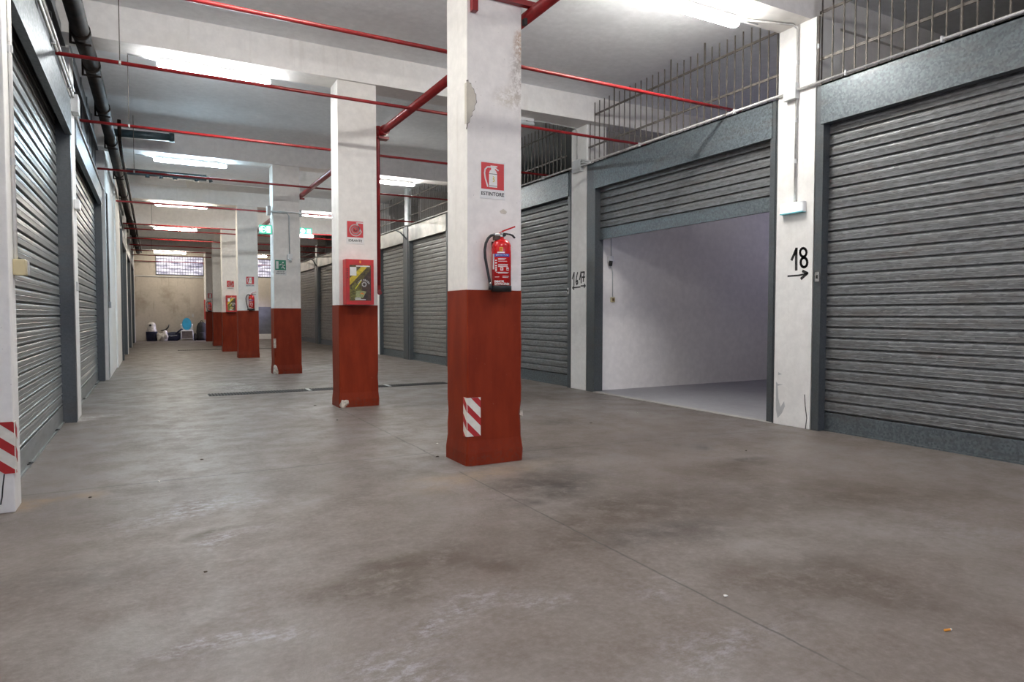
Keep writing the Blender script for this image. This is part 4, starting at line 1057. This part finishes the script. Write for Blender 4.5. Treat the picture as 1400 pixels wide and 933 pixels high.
MB().tube([(X_(240), yb-.1, .36), (X_(244), yb-.12, .50), (X_(248), yb-.1, .62), (X_(250), yb, .60)], .045, 8).build('strap', NAVY, t)
MB().tube([(X_(228), yb-.20, .30), (X_(234), yb-.23, .26), (X_(242), yb-.22, .30)], .012, 6).build('zipper', GREYPL, t)
t = thing('child_chair', 'child chair with cyan back and white frame by the end wall', 'chair', (X_(256), yb, 0))
cx = X_(255.5)
mb = MB(); fr = FRONT(cx, yb-.02, 0)
ov = [(math.cos(a)*.225, .90+math.sin(a)*.33) for a in [2*PI*k/20 for k in range(20)]]
mb.poly(fr, ov, -.04, .05); mb.build('backrest', CYAN, t)
mb = MB().tube([(cx+math.cos(a)*.255, yb, .82+math.sin(a)*.34) for a in [PI*.92+(PI*1.16)*k/18 for k in range(19)]], .05, 8)
mb.box(cx-.27, cx+.27, yb-.30, yb, .50, .58, .03); mb.build('seat', WHITEPL, t)
for sx in (-1, 1):
    MB().tube([(cx+sx*.27, yb, .82), (cx+sx*.29, yb-.02, .5), (cx+sx*.30, yb-.1, .03)], .022, 8).build('leg', GREYPL, t)
    MB().tube([(cx+sx*.27, yb-.25, .55), (cx+sx*.29, yb-.34, .03)], .02, 8).build('leg', GREYPL, t)
MB().tube([(cx-.30, yb-.1, .10), (cx+.30, yb-.1, .10)], .02, 8).build('crossbar', WHITEPL, t)
MB().box(cx-.26, cx+.26, yb-.08, yb-.06, .14, .5).build('cloth_panel', plain('grey_cloth', (.25, .22, .2), .8), t)
cx = X_(276)
t = thing('backpack', 'upright black backpack at the right end of the pile, beside the columns', 'backpack', (cx, yb, 0))
MB().lathe((cx, yb, 0), [(.23, 0), (.26, .05), (.27, .5), (.25, .75), (.19, .92), (.08, 1.0)], 20, sy_=.7).build('pack_body', BLACKCLOTH, t)
MB().tube([(cx-.05, yb, .99), (cx-.04, yb, 1.07), (cx+.04, yb, 1.07), (cx+.05, yb, .99)], .018, 8).build('grab_loop', BLACKCLOTH, t)
MB().lathe((cx, yb-.12, .08), [(.16, 0), (.17, .05), (.17, .32), (.12, .38)], 16, sy_=.6).build('front_pocket', BLACKCLOTH, t)
o = MB().blob((X_(266.8), yb-.05, .18), .11, .13, .19, .2, 21, 3, -.95).build('small_bag', BLACKCLOTH)
tag(o, 'small dark bag slumped against the left side of the backpack', 'bag')
tag(MB().box(X_(263.5), X_(266), YB-.03, YB, Z_(434), Z_(429.5), .005).build('wall_hook', GREYPL), 'small grey hook on the end wall above the chair and backpack', 'hook')

# ------------------------------------------------------------------ daylight and added garage fill
wd = bpy.data.worlds.new('world'); sc.world = wd; wd.use_nodes = True
bg = wd.node_tree.nodes['Background']; bg.inputs[0].default_value = (.62, .70, 1.0, 1); bg.inputs[1].default_value = 1.1
def area(name, loc, rot, sx, sy_, power, col):
    l = bpy.data.lights.new(name, 'AREA'); l.shape = 'RECTANGLE'; l.size = sx; l.size_y = sy_; l.energy = power; l.color = col
    o = bpy.data.objects.new(name, l); COL.objects.link(o); o.location = loc; o.rotation_euler = rot; return o
area('daylight_entrance', (3.1, Y0-.1, 1.6), (-PI/2, 0, 0), 5.6, 2.8, 130, (.66, .62, 1.0))
o = area('daylight_side_door', (6.9, 39.4, 2.3), (0, 0, 0), 1.2, 1.0, 10, (.66, .64, 1.0)); o.data.spread = 1.0
o.rotation_euler = (Vector((2.2, 39.4, 0))-o.location).to_track_quat('-Z', 'Y').to_euler()
area('garage_fill_light', (13.3, 7.9, 3.4), (0, PI/2, 0), 1.0, 2.6, 3.6, (.66, .64, 1.0))  # added bluish fill inside the garage; this wall has no window

# ------------------------------------------------------------------ render look
vs = sc.view_settings; sc.display_settings.display_device = 'sRGB'
vs.view_transform = 'Standard'; vs.look = 'None'; vs.exposure = 2.25; vs.gamma = 1.0; vs.use_curve_mapping = False
cy_ = sc.cycles
cy_.use_denoising = True
try: cy_.denoiser = 'OPENIMAGEDENOISE'
except Exception: pass
cy_.max_bounces = 7; cy_.diffuse_bounces = 4; cy_.glossy_bounces = 3; cy_.transmission_bounces = 2
cy_.sample_clamp_indirect = 4; cy_.use_adaptive_sampling = False; cy_.caustics_reflective = False; cy_.caustics_refractive = False
